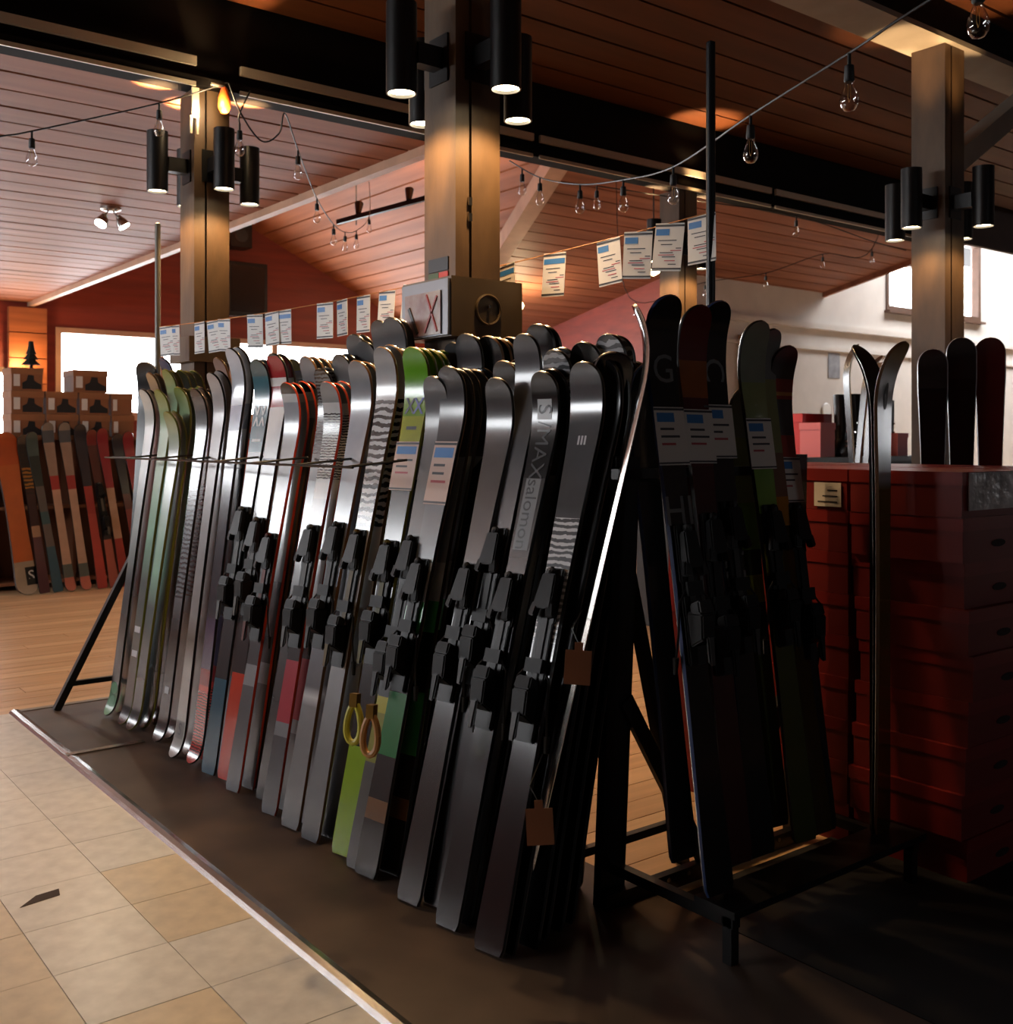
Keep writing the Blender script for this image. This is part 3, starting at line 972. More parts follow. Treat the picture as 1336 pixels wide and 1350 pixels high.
def binding_mesh(kind, body, accent):
    key = (kind, body, accent)
    if key in BIND:
        return BIND[key]
    mb = MB()
    B = mat('binding_shell', '#08080a', .42, spec=.35)
    A = mat('binding_' + accent.lstrip('#'), accent, .5, spec=.35)
    ac = lin(accent)
    A.node_tree.nodes['Principled BSDF'].inputs['Base Color'].default_value = tuple(x * .16 for x in ac[:3]) + (1,)
    K = mat('binding_black', '#0b0b0c', .5, spec=.3)
    if kind == 'toe':
        mb.box(-.034, .034, -.012, 0, -.09, .075)
        mb.hexa([(-.032, -.012, -.045), (.032, -.012, -.045), (.026, -.012, .05), (-.026, -.012, .05)],
                [(-.034, -.046, -.05), (.034, -.046, -.05), (.024, -.036, .055), (-.024, -.036, .055)])
        for s in (-1, 1):   # wings that hold the boot toe
            mb.hexa([(s * .014, -.045, -.03), (s * .040, -.040, -.03), (s * .034, -.018, -.03), (s * .014, -.018, -.03)],
                    [(s * .020, -.048, -.075), (s * .048, -.043, -.07), (s * .044, -.02, -.07), (s * .022, -.02, -.075)], 2)
        mb.lathe([(.013, .05), (.015, .06), (.010, .075)], 10, c=(0, -.024, 0), mi=1)
    elif kind == 'heel':
        mb.box(-.034, .034, -.012, 0, -.10, .10)
        mb.hexa([(-.030, -.012, -.05), (.030, -.012, -.05), (.030, -.012, .05), (-.030, -.012, .05)],
                [(-.026, -.060, -.03), (.026, -.060, -.03), (.028, -.070, .040), (-.028, -.070, .040)])
        mb.hexa([(-.034, -.03, .045), (.034, -.03, .045), (.034, -.03, .070), (-.034, -.03, .070)],
                [(-.030, -.066, .042), (.030, -.066, .042), (.026, -.060, .080), (-.026, -.060, .080)], 2)
        mb.hexa([(-.014, -.060, -.02), (.014, -.060, -.02), (.012, -.052, -.09), (-.012, -.052, -.09)],
                [(-.014, -.070, -.02), (.014, -.070, -.02), (.010, -.066, -.105), (-.010, -.066, -.105)], 1)
    elif kind == 'plate':   # long plate between toe and heel
        mb.box(-.028, .028, -.012, 0, -.13, .13)
        mb.box(-.013, .013, -.0165, -.012, -.10, .09, 1)
    elif kind == 'brake':
        for s in (-1, 1):
            mb.tube([(s * .02, -.02, .10), (s * .058, -.018, .06), (s * .062, -.005, -.03), (s * .060, .018, -.10)], .0035, 6)
            mb.tube([(s * .060, .016, -.09), (s * .059, .026, -.135)], [.009, .006], 8, mi=1)
        mb.box(-.03, .03, -.03, -.022, .075, .115, 2)
    me = mb.mesh(kind + '_piece', [B, A, K])
    if kind != 'brake':
        bm = bmesh.new()
        bm.from_mesh(me)
        bmesh.ops.bevel(bm, geom=[e for e in bm.edges if e.calc_face_angle(0) > R(35)], offset=.0045, segments=2, affect='EDGES', clamp_overlap=True)
        bm.to_mesh(me)
        bm.free()
    me.polygons.foreach_set('use_smooth', [True] * len(me.polygons))
    me.set_sharp_from_angle(angle=R(50))
    BIND[key] = me
    return me


def put_binding(ski, root, body='#141416', accent='#3a3c3e', toe=.585, heel=.41, brake='#1a1a1c', brace=True):
    toe += random.uniform(-.03, .03)
    heel += random.uniform(-.03, .02)
    for nm, kind, f in (('toe_piece', 'toe', toe), ('mounting_plate', 'plate', (toe + heel) / 2), ('heel_piece', 'heel', heel)):
        if kind == 'plate' and not brace:
            continue
        p = ski.point(f * ski.L, 0)
        link(nm, binding_mesh(kind, body, accent), root, p)
    p = ski.point((heel + .01) * ski.L, 0)
    link('brake_arm', binding_mesh('brake', '#8a8c8e', brake), root, p)


M_PAPER = mat('tag_paper', '#d6d2cc', .45)
M_BLUE = mat('tag_blue', '#2f74b8', .45)
M_INK = mat('tag_ink', '#34343a', .5)
M_REDINK = mat('tag_red_ink', '#b04a50', .5)
M_PINKP = mat('tag_pink', '#c9aa9c', .45)


def ski_label(ski, root, f0, f1, wf=.92, pink=False):
    s0, s1 = f0 * ski.L, f1 * ski.L
    hw = ski.w / 2 * wf
    p = ski.patch('price_label', s0, s1, -hw, hw, .0045, M_PINKP if pink else M_PAPER, root)
    h = s1 - s0
    ski.patch('label_bar', s1 - .06 * h, s1 - .02 * h, -hw, hw, .0052, M_INK, p, 1)
    ski.patch('label_bar', s0 + .02 * h, s0 + .05 * h, -hw, hw, .0052, M_INK, p, 1)
    ski.patch('label_band', s1 - .26 * h, s1 - .10 * h, -hw * .85, hw * (.3 if not pink else .85), .0052, M_BLUE, p, 1)
    for k in range(3):
        ski.patch('label_line', s1 - (.40 + .13 * k) * h, s1 - (.36 + .13 * k) * h, -hw * .7, hw * random.uniform(.1, .7), .0052, M_INK if k < 2 else M_REDINK, p, 1)


def place_ski(tip_u, tip_v, tip_z, style, lean, yaw, base_z=.0125, twin=False, roll=0.0, tipang=46):
    """stand a ski so that its tip comes to (tip_u, tip_v, tip_z); topsheet faces yaw (0 = -y, -90 = -x)"""
    h = tip_z - base_z
    w = STY[style][3]
    a = math.atan2(lean, h)
    L = h / math.cos(a) * 1.018
    sk = Ski(L, w, twin, tipang)
    o = link('ski', sk.mesh(style))
    # tail position from the lean direction (away from the topsheet)
    nx, ny = math.sin(R(yaw)), -math.cos(R(yaw))
    ends = sk.st[-1]
    back = math.sin(a) * ends[2] + math.cos(a) * ends[1]
    side = math.sin(R(roll)) * h
    o.location = (tip_u + nx * back - side * math.cos(R(yaw)), tip_v + ny * back - side * math.sin(R(yaw)), base_z + .004)
    o.rotation_euler = (-a, R(roll), R(yaw))
    return o, sk

# rows of the long rack: tip x, tip y, tip height, lean, style, skis in the stack, binding body/accent (or None), label of the front ski
ROWS = [
    (1.94, 5.63, 1.79, 0.23, 'black_wide', 1, None, 'wide matt black ski with pale edge, last at the far end of the rack'),
    (1.87, 5.46, 1.65, 0.23, 'white_mint', 2, None, 'white and grey ski with a round mint green tail print'),
    (1.94, 5.56, 1.73, 0.23, 'slate', 2, None, 'slate grey ski behind the white ski with the mint tail'),
    (2.01, 5.56, 1.81, 0.23, 'navy', 1, None, 'navy blue ski tip peeking up behind the mint skis'),
    (1.87, 5.24, 1.64, 0.23, 'mint', 1, None, 'mint green ski with two pale squares near its foot'),
    (1.96, 5.38, 1.75, 0.23, 'mint', 4, None, 'tallest olive-edged mint green ski, first of its bunch'),
    (1.87, 5.11, 1.53, 0.23, 'mint_low', 2, None, 'shortest mint green ski with a whitish upper half'),
    (1.93, 5.13, 1.65, 0.23, 'mint', 3, None, 'mint green ski standing behind the shortest mint ski'),
    (1.90, 4.84, 1.63, 0.23, 'charcoal_silver', 3, None, 'charcoal ski with brushed silver streaks on its upper half'),
    (1.87, 4.57, 1.69, 0.23, 'grey_logo', 2, None, 'plain light grey ski with a boxed S on its rounded tail'),
    (1.97, 4.74, 1.76, 0.23, 'pink_grey', 1, None, 'pinkish grey ski tip behind the plain light grey ski'),
    (1.90, 4.43, 1.79, 0.23, 'silver_blue', 2, None, 'tall silver blue ski with a red printed tail'),
    (1.95, 4.27, 1.72, 0.30, 'teal', 2, ('#1b1b1d', '#c9c9c6'), 'teal tipped ski with a pale double-V mark'),
    (1.98, 4.17, 1.74, 0.31, 'red_white', 2, ('#19191b', '#b8b2ac'), 'red tipped ski with a white band across the tip'),
    (1.96, 4.00, 1.61, 0.32, 'silver_cap', 4, ('#161618', '#c8472e'), 'silver ski with a small black tip cap and orange side'),
    (2.07, 4.17, 1.72, 0.32, 'yellow_tip', 1, None, 'grey ski with a yellow tip behind the red tipped ski'),
    (2.05, 4.01, 1.72, 0.33, 'tan_side', 4, None, 'pale grey ski with tan side, first of its bunch'),
    (2.03, 3.84, 1.66, 0.34, 'grey_zig', 3, None, 'grey ski with dark zigzag scribbles near the tip'),
    (1.98, 3.69, 1.60, 0.34, 'white_zebra', 4, ('#1a1a1c', '#b9b6b2'), 'white ski with black scribbled tip and reddish grey tail'),
    (2.06, 3.74, 1.71, 0.35, 'steel', 3, None, 'steel grey ski right behind the smooth silver ski'),
    (2.00, 3.50, 1.67, 0.36, 'silver', 3, ('#1c1c1e', '#8e8f92'), 'smooth silver ski with a white band above its grey tail'),
    (2.11, 3.71, 1.79, 0.36, 'steel', 3, None, 'tall steel grey ski in the rear rank behind the silver skis'),
    (2.12, 3.65, 1.76, 0.36, 'steel', 3, None, 'steel grey ski in the middle rank behind the silver skis'),
    (2.02, 3.35, 1.71, 0.38, 'bar_white', 4, ('#1a1a1a', '#c9a24a'), 'bright white ski with a ladder of black printed strokes'),
    (2.12, 3.54, 1.83, 0.37, 'steel', 1, None, 'rearmost tall grey ski below the bright price tags'),
    (2.11, 3.43, 1.83, 0.38, 'steel', 3, None, 'tall grey ski with pale edges behind the lime ski'),
    (2.05, 3.19, 1.70, 0.39, 'lime', 4, ('#161816', '#b9a83a'), 'lime green tipped ski with a price label'),
    (2.05, 3.06, 1.59, 0.41, 'grey_yellow', 1, ('#141416', '#77797c'), 'grey ski with yellow lower half beside the lime ski'),
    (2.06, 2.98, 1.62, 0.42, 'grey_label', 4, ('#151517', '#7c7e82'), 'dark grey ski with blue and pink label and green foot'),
    (2.20, 3.15, 1.72, 0.42, 'dark_grey', 1, None, 'dark grey ski tip beside the box collar of the column'),
    (2.17, 3.03, 1.74, 0.43, 'dark_grey', 3, None, 'tall glossy dark grey ski under the column box'),
    (2.22, 2.97, 1.73, 0.44, 'black_warm_glint', 3, None, 'black ski with a warm glint painted on its edge beside the column box'),
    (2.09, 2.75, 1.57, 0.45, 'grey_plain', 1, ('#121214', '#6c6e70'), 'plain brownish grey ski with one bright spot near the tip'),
    (2.15, 2.79, 1.63, 0.45, 'black_warm_glint', 4, None, 'black ski with a warm glint painted on its edge behind the brownish grey ski'),
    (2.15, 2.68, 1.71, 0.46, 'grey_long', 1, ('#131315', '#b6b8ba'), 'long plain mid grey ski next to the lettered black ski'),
    (2.24, 2.72, 1.75, 0.47, 'black', 2, None, 'black ski tip rising behind the long mid grey ski'),
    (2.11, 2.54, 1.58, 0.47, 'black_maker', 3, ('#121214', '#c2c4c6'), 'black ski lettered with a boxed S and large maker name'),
    (2.17, 2.55, 1.65, 0.48, 'grey_wrap', 3, None, 'grey ski in shiny plastic wrap behind the lettered black ski'),
    (2.22, 2.47, 1.67, 0.50, 'black_red', 2, None, 'broad black ski with a dark red patch under its tip'),
    (2.14, 2.38, 1.60, 0.50, 'grey_glare', 1, ('#111113', '#bdbfc1'), 'glossy grey ski with bright glare ripples painted on its middle'),
    (2.19, 2.35, 1.61, 0.51, 'black', 4, None, 'black ski behind the glossy grey ski'),
    (2.25, 2.39, 1.69, 0.51, 'grey_wrap', 2, None, 'grey ski with white plastic creases near the rack end'),
]
M_LETW = mat('print_white', '#c9cbcc', .35)
M_LETG = mat('print_grey', '#4b4c4f', .35)
M_LETB = mat('print_black', '#0b0b0c', .35)
M_CARD = mat('hang_card', '#8a5636', .6, var=.1)
M_CLEAR = mat('print_pale', '#a9aaad', .35)
FRONT = {}
for idx, (tu, tv, tz, lean0, st, n, bd, lab) in enumerate(ROWS):
    twin = st in ('grey_logo', 'white_mint', 'silver_blue', 'mint', 'mint_low', 'charcoal_silver')
    n = n + 1 if n > 2 else n
    if 3.0 < tv < 4.0 and tu > 2.1:      # keep clear of the column
        n = min(n, 2)
    for k in range(n):
        rnd = random.uniform
        yaw = -84 + rnd(-2, 2) if idx < 12 else -80 + rnd(-3, 3)
        if st == 'black_wide':
            yaw = -50
        du = .037 * k
        lean = lean0 - (.025 * k)
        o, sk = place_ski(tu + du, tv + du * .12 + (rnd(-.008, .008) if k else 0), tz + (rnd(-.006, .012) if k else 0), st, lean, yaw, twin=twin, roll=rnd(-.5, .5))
        if k == 0:
            tag(o, lab, 'ski')
            FRONT[idx] = (o, sk)
            if bd:
                put_binding(sk, o, bd[0], bd[1], brake=bd[1] if st in ('lime', 'grey_yellow') else '#1a1a1c')
        else:
            tag(o, 'ski nested behind the ' + lab, 'ski', 'skis nested behind the ' + lab.split(',')[0])


def front(style, nth=0):
    return [FRONT[i] for i in range(len(ROWS)) if ROWS[i][4] == style][nth]


# prints, labels and small things on single skis
o, sk = front('white_mint')
for f in (.045, .085):
    ring = [(.028 * math.cos(a) * (1.25 if f > .05 else 1), .03 * math.sin(a)) for a in [q * math.pi / 8 for q in range(16)]]
    sk.wrap('round_print', ring, [tuple(range(16))], f * sk.L, .001, mat('print_mint_dark', '#4c7a58', .4), o)
o, sk = front('mint')
for f in (.20, .27):
    sk.patch('square_print', f * sk.L, (f + .018) * sk.L, -.03, .03, .001, M_CLEAR, o, 1)
o, sk = front('charcoal_silver')
sk.patch('square_print', .135 * sk.L, .155 * sk.L, -.02, .02, .001, M_CLEAR, o, 1)
o, sk = front('grey_logo')
sk.patch('logo_square', .05 * sk.L, .095 * sk.L, -.036, .036, .001, mat('print_dim', '#6f6b68', .4), o, 2)
sk.word('S', .0725 * sk.L, .075, M_LETG, o, turn=0, off=.002)
o, sk = front('teal')
for (x0, z0) in ((-.02, 0), (.02, 0), (-.02, .05), (.02, .05)):
    sgn = 1 if z0 == 0 else -1
    pts = [(x0 - .019, z0 - .02 * sgn), (x0 - .009, z0 - .02 * sgn), (x0 + .005, z0 + .022 * sgn), (x0 - .005, z0 + .022 * sgn)]
    sk.wrap('mark', pts, [(0, 1, 2, 3)], .84 * sk.L, .0015, M_LETW, o)
    pts = [(x0 + .019, z0 - .02 * sgn), (x0 + .009, z0 - .02 * sgn), (x0 - .005, z0 + .022 * sgn), (x0 + .005, z0 + .022 * sgn)]
    sk.wrap('mark', pts, [(0, 1, 2, 3)], .84 * sk.L, .0018, M_LETW, o)
sk.patch('print_bar', .79 * sk.L, .797 * sk.L, -.03, .03, .0012, M_LETW, o, 1)
o, sk = front('lime')
ski_label(sk, o, .70, .80, .9, True)
for (x0, m_) in ((-.022, M_LETB), (.02, mat('print_violet', '#6c70a8', .4))):
    for sg in (-1, 1):
        pts = [(x0 - .02 * sg - .005, -.03), (x0 - .02 * sg + .005, -.03), (x0 + .02 * sg + .005, .03), (x0 + .02 * sg - .005, .03)]
        sk.wrap('mark', pts, [(0, 1, 2, 3)], .875 * sk.L, .0015 + .0003 * sg, m_, o)
sk.patch('print_bar', .825 * sk.L, .832 * sk.L, -.025, .025, .0012, M_LETB, o, 1)
o, sk = front('grey_label')
ski_label(sk, o, .71, .84, .85, True)
o, sk = front('black_maker')
hw = .034
sk.patch('logo_square', .905 * sk.L, .945 * sk.L, -hw * .85, hw * .85, .001, M_CLEAR, o, 3)
sk.word('S', .925 * sk.L, .078, M_LETB, o, turn=-90, off=.002)
sk.word('/MAX', .845 * sk.L, .078, mat('print_dark_grey', '#343438', .3), o, turn=-90, off=.0015)
sk.patch('logo_panel', .655 * sk.L, .79 * sk.L, -.03, .03, .001, mat('print_panel', '#6d6e71', .4), o, 4)
sk.word('salomon', .722 * sk.L, .066, M_LETB, o, turn=-90, off=.002)
o, sk = front('grey_glare')
for x in (-.012, 0, .012):
    sk.patch('print_bar', .845 * sk.L, .862 * sk.L, x - .004, x + .003, .001, M_LETW, o, 1)
# orange and yellow rental straps hanging from bindings beside the lime ski
def strap(px_, col, lab, loc):
    root = tag(empty('binding_strap', loc, (R(-6), 0, R(-62))), lab, 'strap', None)
    mb = MB()
    pts = []
    for k in range(17):
        a = k * 2 * math.pi / 16
        pts.append((.024 * math.cos(a) * (1 - .25 * math.sin(a)), 0, -.055 + .055 * math.sin(a)))
    mb.tube(pts, .010, 8)
    mb.build('loop', mat('strap_' + col.lstrip('#'), col, .45), root, 40)
    MB().box(-.012, .012, -.012, .012, -.008, .03).build('clip', mat('strap_clip', '#8a6a2c', .3, metal=.6), root)


# thin black skis seen from their edge at the near end of the rack
NEAR = [(2.12, 2.14, 1.75, .40, -130, 'black ski whose bright steel edge catches the light at the near end'),
        (2.20, 2.30, 1.66, .06, -44, 'black ski standing just inside the bright edged ski'),
        (2.25, 2.37, 1.62, .05, -42, 'black ski standing second inside from the bright edged ski')]
for i, (tu, tv, tz, ln, yw, lab) in enumerate(NEAR):
    o, sk = place_ski(tu, tv, tz, 'black_edge' if i == 0 else 'black', ln, yw, roll=(0, 7, 5)[i])
    tag(o, lab, 'ski')
for (px, py, dep, rz, lab) in ((762, 880, 2.82, 4, 'brown cardboard hang card beside the bright steel edge, upper of two'),
                               (712, 1090, 2.72, -3, 'brown cardboard hang card beside the bright steel edge, lower of two')):
    c = tag(empty('hang_card', at(px, py, dep), (R(-8), R(rz), R(-38))), lab, 'card')
    MB().box(-.035, .035, -.0015, .0015, -.045, .045).box(-.011, .011, -.0015, .0015, .045, .066).build('card', M_CARD, c)
    MB().tube([(0, 0, .06), (-.02, .02, .10), (.02, .20, .15)], .0015, 5).build('loop', M_LETB, c)

# ------------------------------------------------------------------ skis facing the hall on the short rack
HALL = [
    (2.23, 2.10, 1.79, 'hall_black', 0, (.70, .80), ('#101012', '#8c8e90'), 'broad black ski with bluish reflection painted on its side, large G and price label'),
    (2.47, 2.20, 1.79, 'hall_red', 0, (.70, .80), ('#101012', '#2a2a2c'), 'dark red ski with an orange band and price label'),
    (2.56, 2.20, 1.81, 'hall_black', 1, (.70, .80), ('#101012', '#9a9c9e'), 'black ski with price label right beside the dark red ski'),
    (2.74, 2.19, 1.76, 'hall_green', 2, (.70, .80), ('#101012', '#26282a'), 'grey and green ski with price label beside the black pole'),
    (2.82, 2.20, 1.74, 'hall_olive', 3, None, None, 'olive grey ski with an orange glint beside the green ski'),
    (2.90, 2.20, 1.69, 'hall_stripe', 4, (.66, .755), ('#101012', '#26282a'), 'dark grey ski with two red stripes and price label'),
]
for (tu, tv, tz, st, v_, lb, bd, lab) in HALL:
    o, sk = place_ski(tu, tv, tz, st, .25, -4 + random.uniform(-4, 2), base_z=.162, roll=random.uniform(-1, 1))
    tag(o, lab, 'ski')
    if lb:
        ski_label(sk, o, lb[0], lb[1])
    if bd:
        put_binding(sk, o, bd[0], bd[1])
    if st == 'hall_black':
        sk.word('G' if v_ == 0 else 'C', .865 * sk.L, .12, mat('print_dim_white', '#6c6e70', .4), o, turn=-90 if v_ else 0, off=.0015)
        if v_ == 0:
            sk.word('HI', .62 * sk.L, .12, mat('print_dim_white', '#6c6e70', .4), o, turn=0, off=.0015)
            sk.word('6', .47 * sk.L, .05, mat('print_dim_white', '#6c6e70', .4), o, turn=0, off=.0015, x=.02)
        else:
            sk.word('LE', .50 * sk.L, .12, mat('print_dim', '#6f6b68', .4), o, turn=-90, off=.0015)
for k in range(5):
    st = ('hall_black', 'hall_red', 'hall_black', 'hall_green', 'black')[k]
    o, sk = place_ski(2.33 + .15 * k, 2.27, 1.62 - .02 * k, st, .2, -4 + random.uniform(-4, 4), base_z=.162)
    tag(o, ('black ski standing close behind the broad black ski', 'dark red ski standing close behind another dark red ski',
            'black ski behind the pair of labelled dark skis', 'greenish ski close behind the green labelled ski',
            'black ski behind the red striped ski')[k], 'ski')
# pair of skis standing on edge, tips apart
for (tu, tv, tz, yw, st, lab) in ((2.995, 1.955, 1.70, 6, 'hall_gold', 'shiny silver and olive ski on edge beside the red boxes, tip outwards'),
                                  (2.985, 1.985, 1.70, 188, 'black', 'black ski back to back with the shiny silver ski')):
    o, sk = place_ski(tu, tv, tz, st, .0, yw, base_z=.162)
    o.location = (3.0, 1.925 if yw < 90 else 1.932, .162)
    tag(o, lab, 'ski')
    if st == 'hall_gold':
        pts = [(.014 * math.cos(a), .045 * math.sin(a)) for a in [q * math.pi / 8 for q in range(16)]]
        sk.wrap('dark_oval', pts, [tuple(range(16))], .88 * sk.L, .0012, M_LETB, o)

# ------------------------------------------------------------------ price tags on their string
S0, S1 = Vector((2.10, 5.87, 2.03)), Vector((2.715, 2.38, 2.16))


def sp_at(t):
    return S0.lerp(S1, t) + Vector((0, 0, -.05 * 4 * t * (1 - t)))


cordm = mat('orange_cord', '#b0703c', .6)
ts = tag(MB().tube([sp_at(k / 30) for k in range(31)], .0022, 5).build('tag_string', cordm),
         'thin orange cord stretched between two poles with price tags on it', 'string')
TW, TH = .11, .165
tagm = {
    'paper': MB().box(-.001, .001, -TW / 2, TW / 2, -TH, 0).mesh('paper', M_PAPER),
    'bar': MB().box(-.0019, -.0011, -TW / 2, TW / 2, -.012, -.005).mesh('bar', M_INK),
    'bar2': MB().box(-.0019, -.0011, -TW / 2, TW / 2, -TH + .005, -TH + .011).mesh('bar', M_INK),
    'band': MB().box(-.0019, -.0011, -.0, TW / 2 - .005, -.042, -.020).mesh('band', M_BLUE),
    'bandw': MB().box(-.0019, -.0011, -TW / 2 + .004, TW / 2 - .004, -.042, -.022).mesh('band', M_BLUE),
}
ln = MB()
for k, (y0, y1, z) in enumerate([(-.03, .04, -.058), (-.015, .028, -.072), (-.05, -.03, -.085), (-.02, .03, -.10), (-.03, .02, -.115), (-.035, -.005, -.14)]):
    ln.box(-.0019, -.0011, y0, y1, z - .003, z)
tagm['ink'] = ln.mesh('writing', M_INK)
ln = MB()
for k, (y0, y1, z) in enumerate([(-.05, -.01, -.093), (-.025, .035, -.108), (-.03, .01, -.128)]):
    ln.box(-.0019, -.0011, y0, y1, z - .003, z)
tagm['red'] = ln.mesh('writing', M_REDINK)
tagx = [219, 232, 263, 281, 295, 336, 358, 376, 429, 451, 479, 510, 543, 592, 637, 668, 733, 802, 842, 884, 926]
for i, px in enumerate(tagx):
    # where along the cord this tag hangs
    best = min((abs((CS * p.x - SN * p.y) / (SN * p.x + CS * p.y) - (px - 668) / 1400), k) for k, p in ((k / 400, sp_at(k / 400)) for k in range(401)))[1]
    p = sp_at(best)
    o = link('price_tag', tagm['paper'], None, p, (R(random.uniform(-5, 5)) if i != 12 else R(12), R(random.uniform(-4, 4)), R(random.uniform(-14, 14) + 9)))
    wh = ('in front of the far rack column' if px < 300 else 'in front of the black wall monitor' if px < 380 else 'in front of the red gable wall' if px < 520 else
          'in front of the box-collared column' if px < 700 else 'hanging alone between two bunches of tags' if px < 760 else 'close to the tall black pole')
    tag(o, 'white price tag with %s blue header, %s' % ('wide' if i in (13, 14, 15, 16, 7) else 'short', wh), 'price tag', 'price tags on the cord ' + wh)
    link('bar', tagm['bar'], o)
    link('bar', tagm['bar2'], o)
    link('band', tagm['bandw' if i in (13, 14, 15, 16, 7) else 'band'], o)
    link('writing', tagm['ink'], o)
    link('writing', tagm['red'], o)

# ------------------------------------------------------------------ string lights
M_SOCK = mat('lamp_socket', '#0c0c0c', .5)
M_BULB = glass('bulb_glass')
lw_ = M_BULB.node_tree.nodes.new('ShaderNodeLayerWeight')
lw_.inputs[0].default_value = .35
M_BULB.node_tree.links.new(lw_.outputs['Facing'], [n_ for n_ in M_BULB.node_tree.nodes if n_.type == 'MIX_SHADER'][0].inputs[0])
bulb_me = MB().lathe([(.012, 0), (.014, -.012), (.024, -.035), (.029, -.055), (.027, -.075), (.016, -.09), (.003, -.094)], 14).mesh('bulb', M_BULB, 60)
sock_me = MB().lathe([(.006, .0), (.006, -.035), (.015, -.04), (.017, -.085), (.013, -.09)], 10).mesh('socket', M_SOCK, 40)
fil_me = MB().tube([(-.006, 0, -.01), (-.008, 0, -.05), (0, 0, -.065), (.008, 0, -.05), (.006, 0, -.01)], .001, 4).mesh('filament', mat('filament', '#b98c4a', .4, metal=.8))


def string_light(label, pts, bulbs, r=.0045, scale=1.0):
    path = smooth_path(pts, 8)
    root = tag(empty('string_light', path[0]), label, 'string light')
    MB().tube([p - path[0] for p in path], r, 6).build('cable', M_SOCK, root)
    for bp in bulbs:
        # hang from the nearest point of the cable
        q = min(path, key=lambda p: (p - bp).length)
        s = link('socket', sock_me, root, q - path[0])
        s.scale = (scale,) * 3
        b = link('bulb', bulb_me, s, (0, 0, -.088))
        link('filament', fil_me, s, (0, 0, -.088))


string_light('black cable with clear bulbs rising from the beam towards the grey soffit', [at(672, 212, 7.3), at(712, 234, 7.0), at(765, 243, 6.5), at(822, 237, 5.9), at(888, 220, 5.1), at(990, 152, 4.0), at(1120, 70, 3.3), at(1182, 28, 3.05), at(1290, -40, 2.8)],
             [at(685, 222, 7.2), at(712, 234, 7.0), at(765, 243, 6.5), at(822, 237, 5.9), at(888, 220, 5.1), at(990, 152, 4.0), at(1120, 70, 3.3), at(1300, -40, 2.8)])
string_light('black cable with clear bulbs running to the top of the far rack column', [at(-120, 200, 5.2), at(0, 180, 5.4), at(42, 173, 5.5), at(210, 136, 5.75), at(300, 109, 5.95)],
             [at(42, 173, 5.5), at(210, 136, 5.75)])
string_light('drooping black cable with clear bulbs falling from the beam to the gable ceiling', [at(302, 110, 5.85), at(318, 150, 5.85), at(345, 186, 5.85), at(368, 176, 5.9), at(376, 150, 5.95), at(393, 198, 6.6), at(418, 262, 8.0), at(440, 296, 9.2), at(455, 306, 10.0), at(470, 304, 10.8), at(487, 285, 11.5), at(487, 240, 12.5)],
             [at(393, 200, 6.6), at(418, 262, 8.0), at(440, 296, 9.2), at(455, 306, 10.0), at(470, 304, 10.8), at(487, 285, 11.5)])
string_light('short cable with one clear bulb hanging beside the far rack column lamp', [at(330, 120, 5.9), at(316, 150, 5.85), at(316, 163, 5.85)], [at(316, 163, 5.85)])
string_light('black cable with clear bulbs strung under the hip ceiling', [at(787, 245, 8.0), at(900, 262, 8.6), at(1050, 285, 9.4), at(1150, 318, 10.5), at(1195, 330, 10.6)],
             [at(787, 245, 8.0), at(1050, 285, 9.4)])
string_light('far cable with small bulbs hanging in front of the white wall', [Vector((at(812, 300, 13).x, at(812, 300, 13).y, z2(at(812, 300, 13).y))), at(830, 392, 13), at(930, 372, 13), at(1010, 360, 13), at(1085, 335, 13), at(1150, 328, 13), Vector((at(1190, 322, 13).x, at(1190, 322, 13).y, z2(at(1190, 322, 13).y)))],
             [at(838, 390, 13), at(925, 372, 13), at(1010, 360, 13), at(1085, 335, 13), at(1150, 328, 13)])

# orange work lamp and bright bracket at the head of the far rack column
wl = tag(empty('work_lamp', (2.40, 5.66, 3.33)), 'small orange clip lamp under the beam at the column head', 'lamp')
MB().lathe([(.006, .05), (.02, .03), (.034, -.02), (.036, -.07), (.022, -.10), (.004, -.105)], 14).build('shade', mat('orange_plastic', '#c8561e', .4), wl, 50)
MB().tube([(0, 0, .045), (-.08, 0, .05)], .012, 8).build('clip_arm', M_STEEL, wl)
wb = tag(empty('hanging_bracket', (2.27, 5.76, 3.18)), 'pale metal bracket on the far rack column under the beam', 'bracket')
MB().box(-.02, .02, -.012, .0, .02, .19).box(-.03, -.018, -.012, 0, -.07, .03).box(.006, .018, -.012, 0, -.07, .03).build('plate', mat('bright_metal', '#e6dcc0', .3, metal=.5), wb)
wp = D.lights.new('work_lamp_light', 'POINT')
wp.energy = 6
wp.color = (1, .72, .4)
wp.shadow_soft_size = .03
wo = D.objects.new('work_lamp_light', wp)
COL.objects.link(wo)
wo.location = (2.33, 5.60, 3.27)

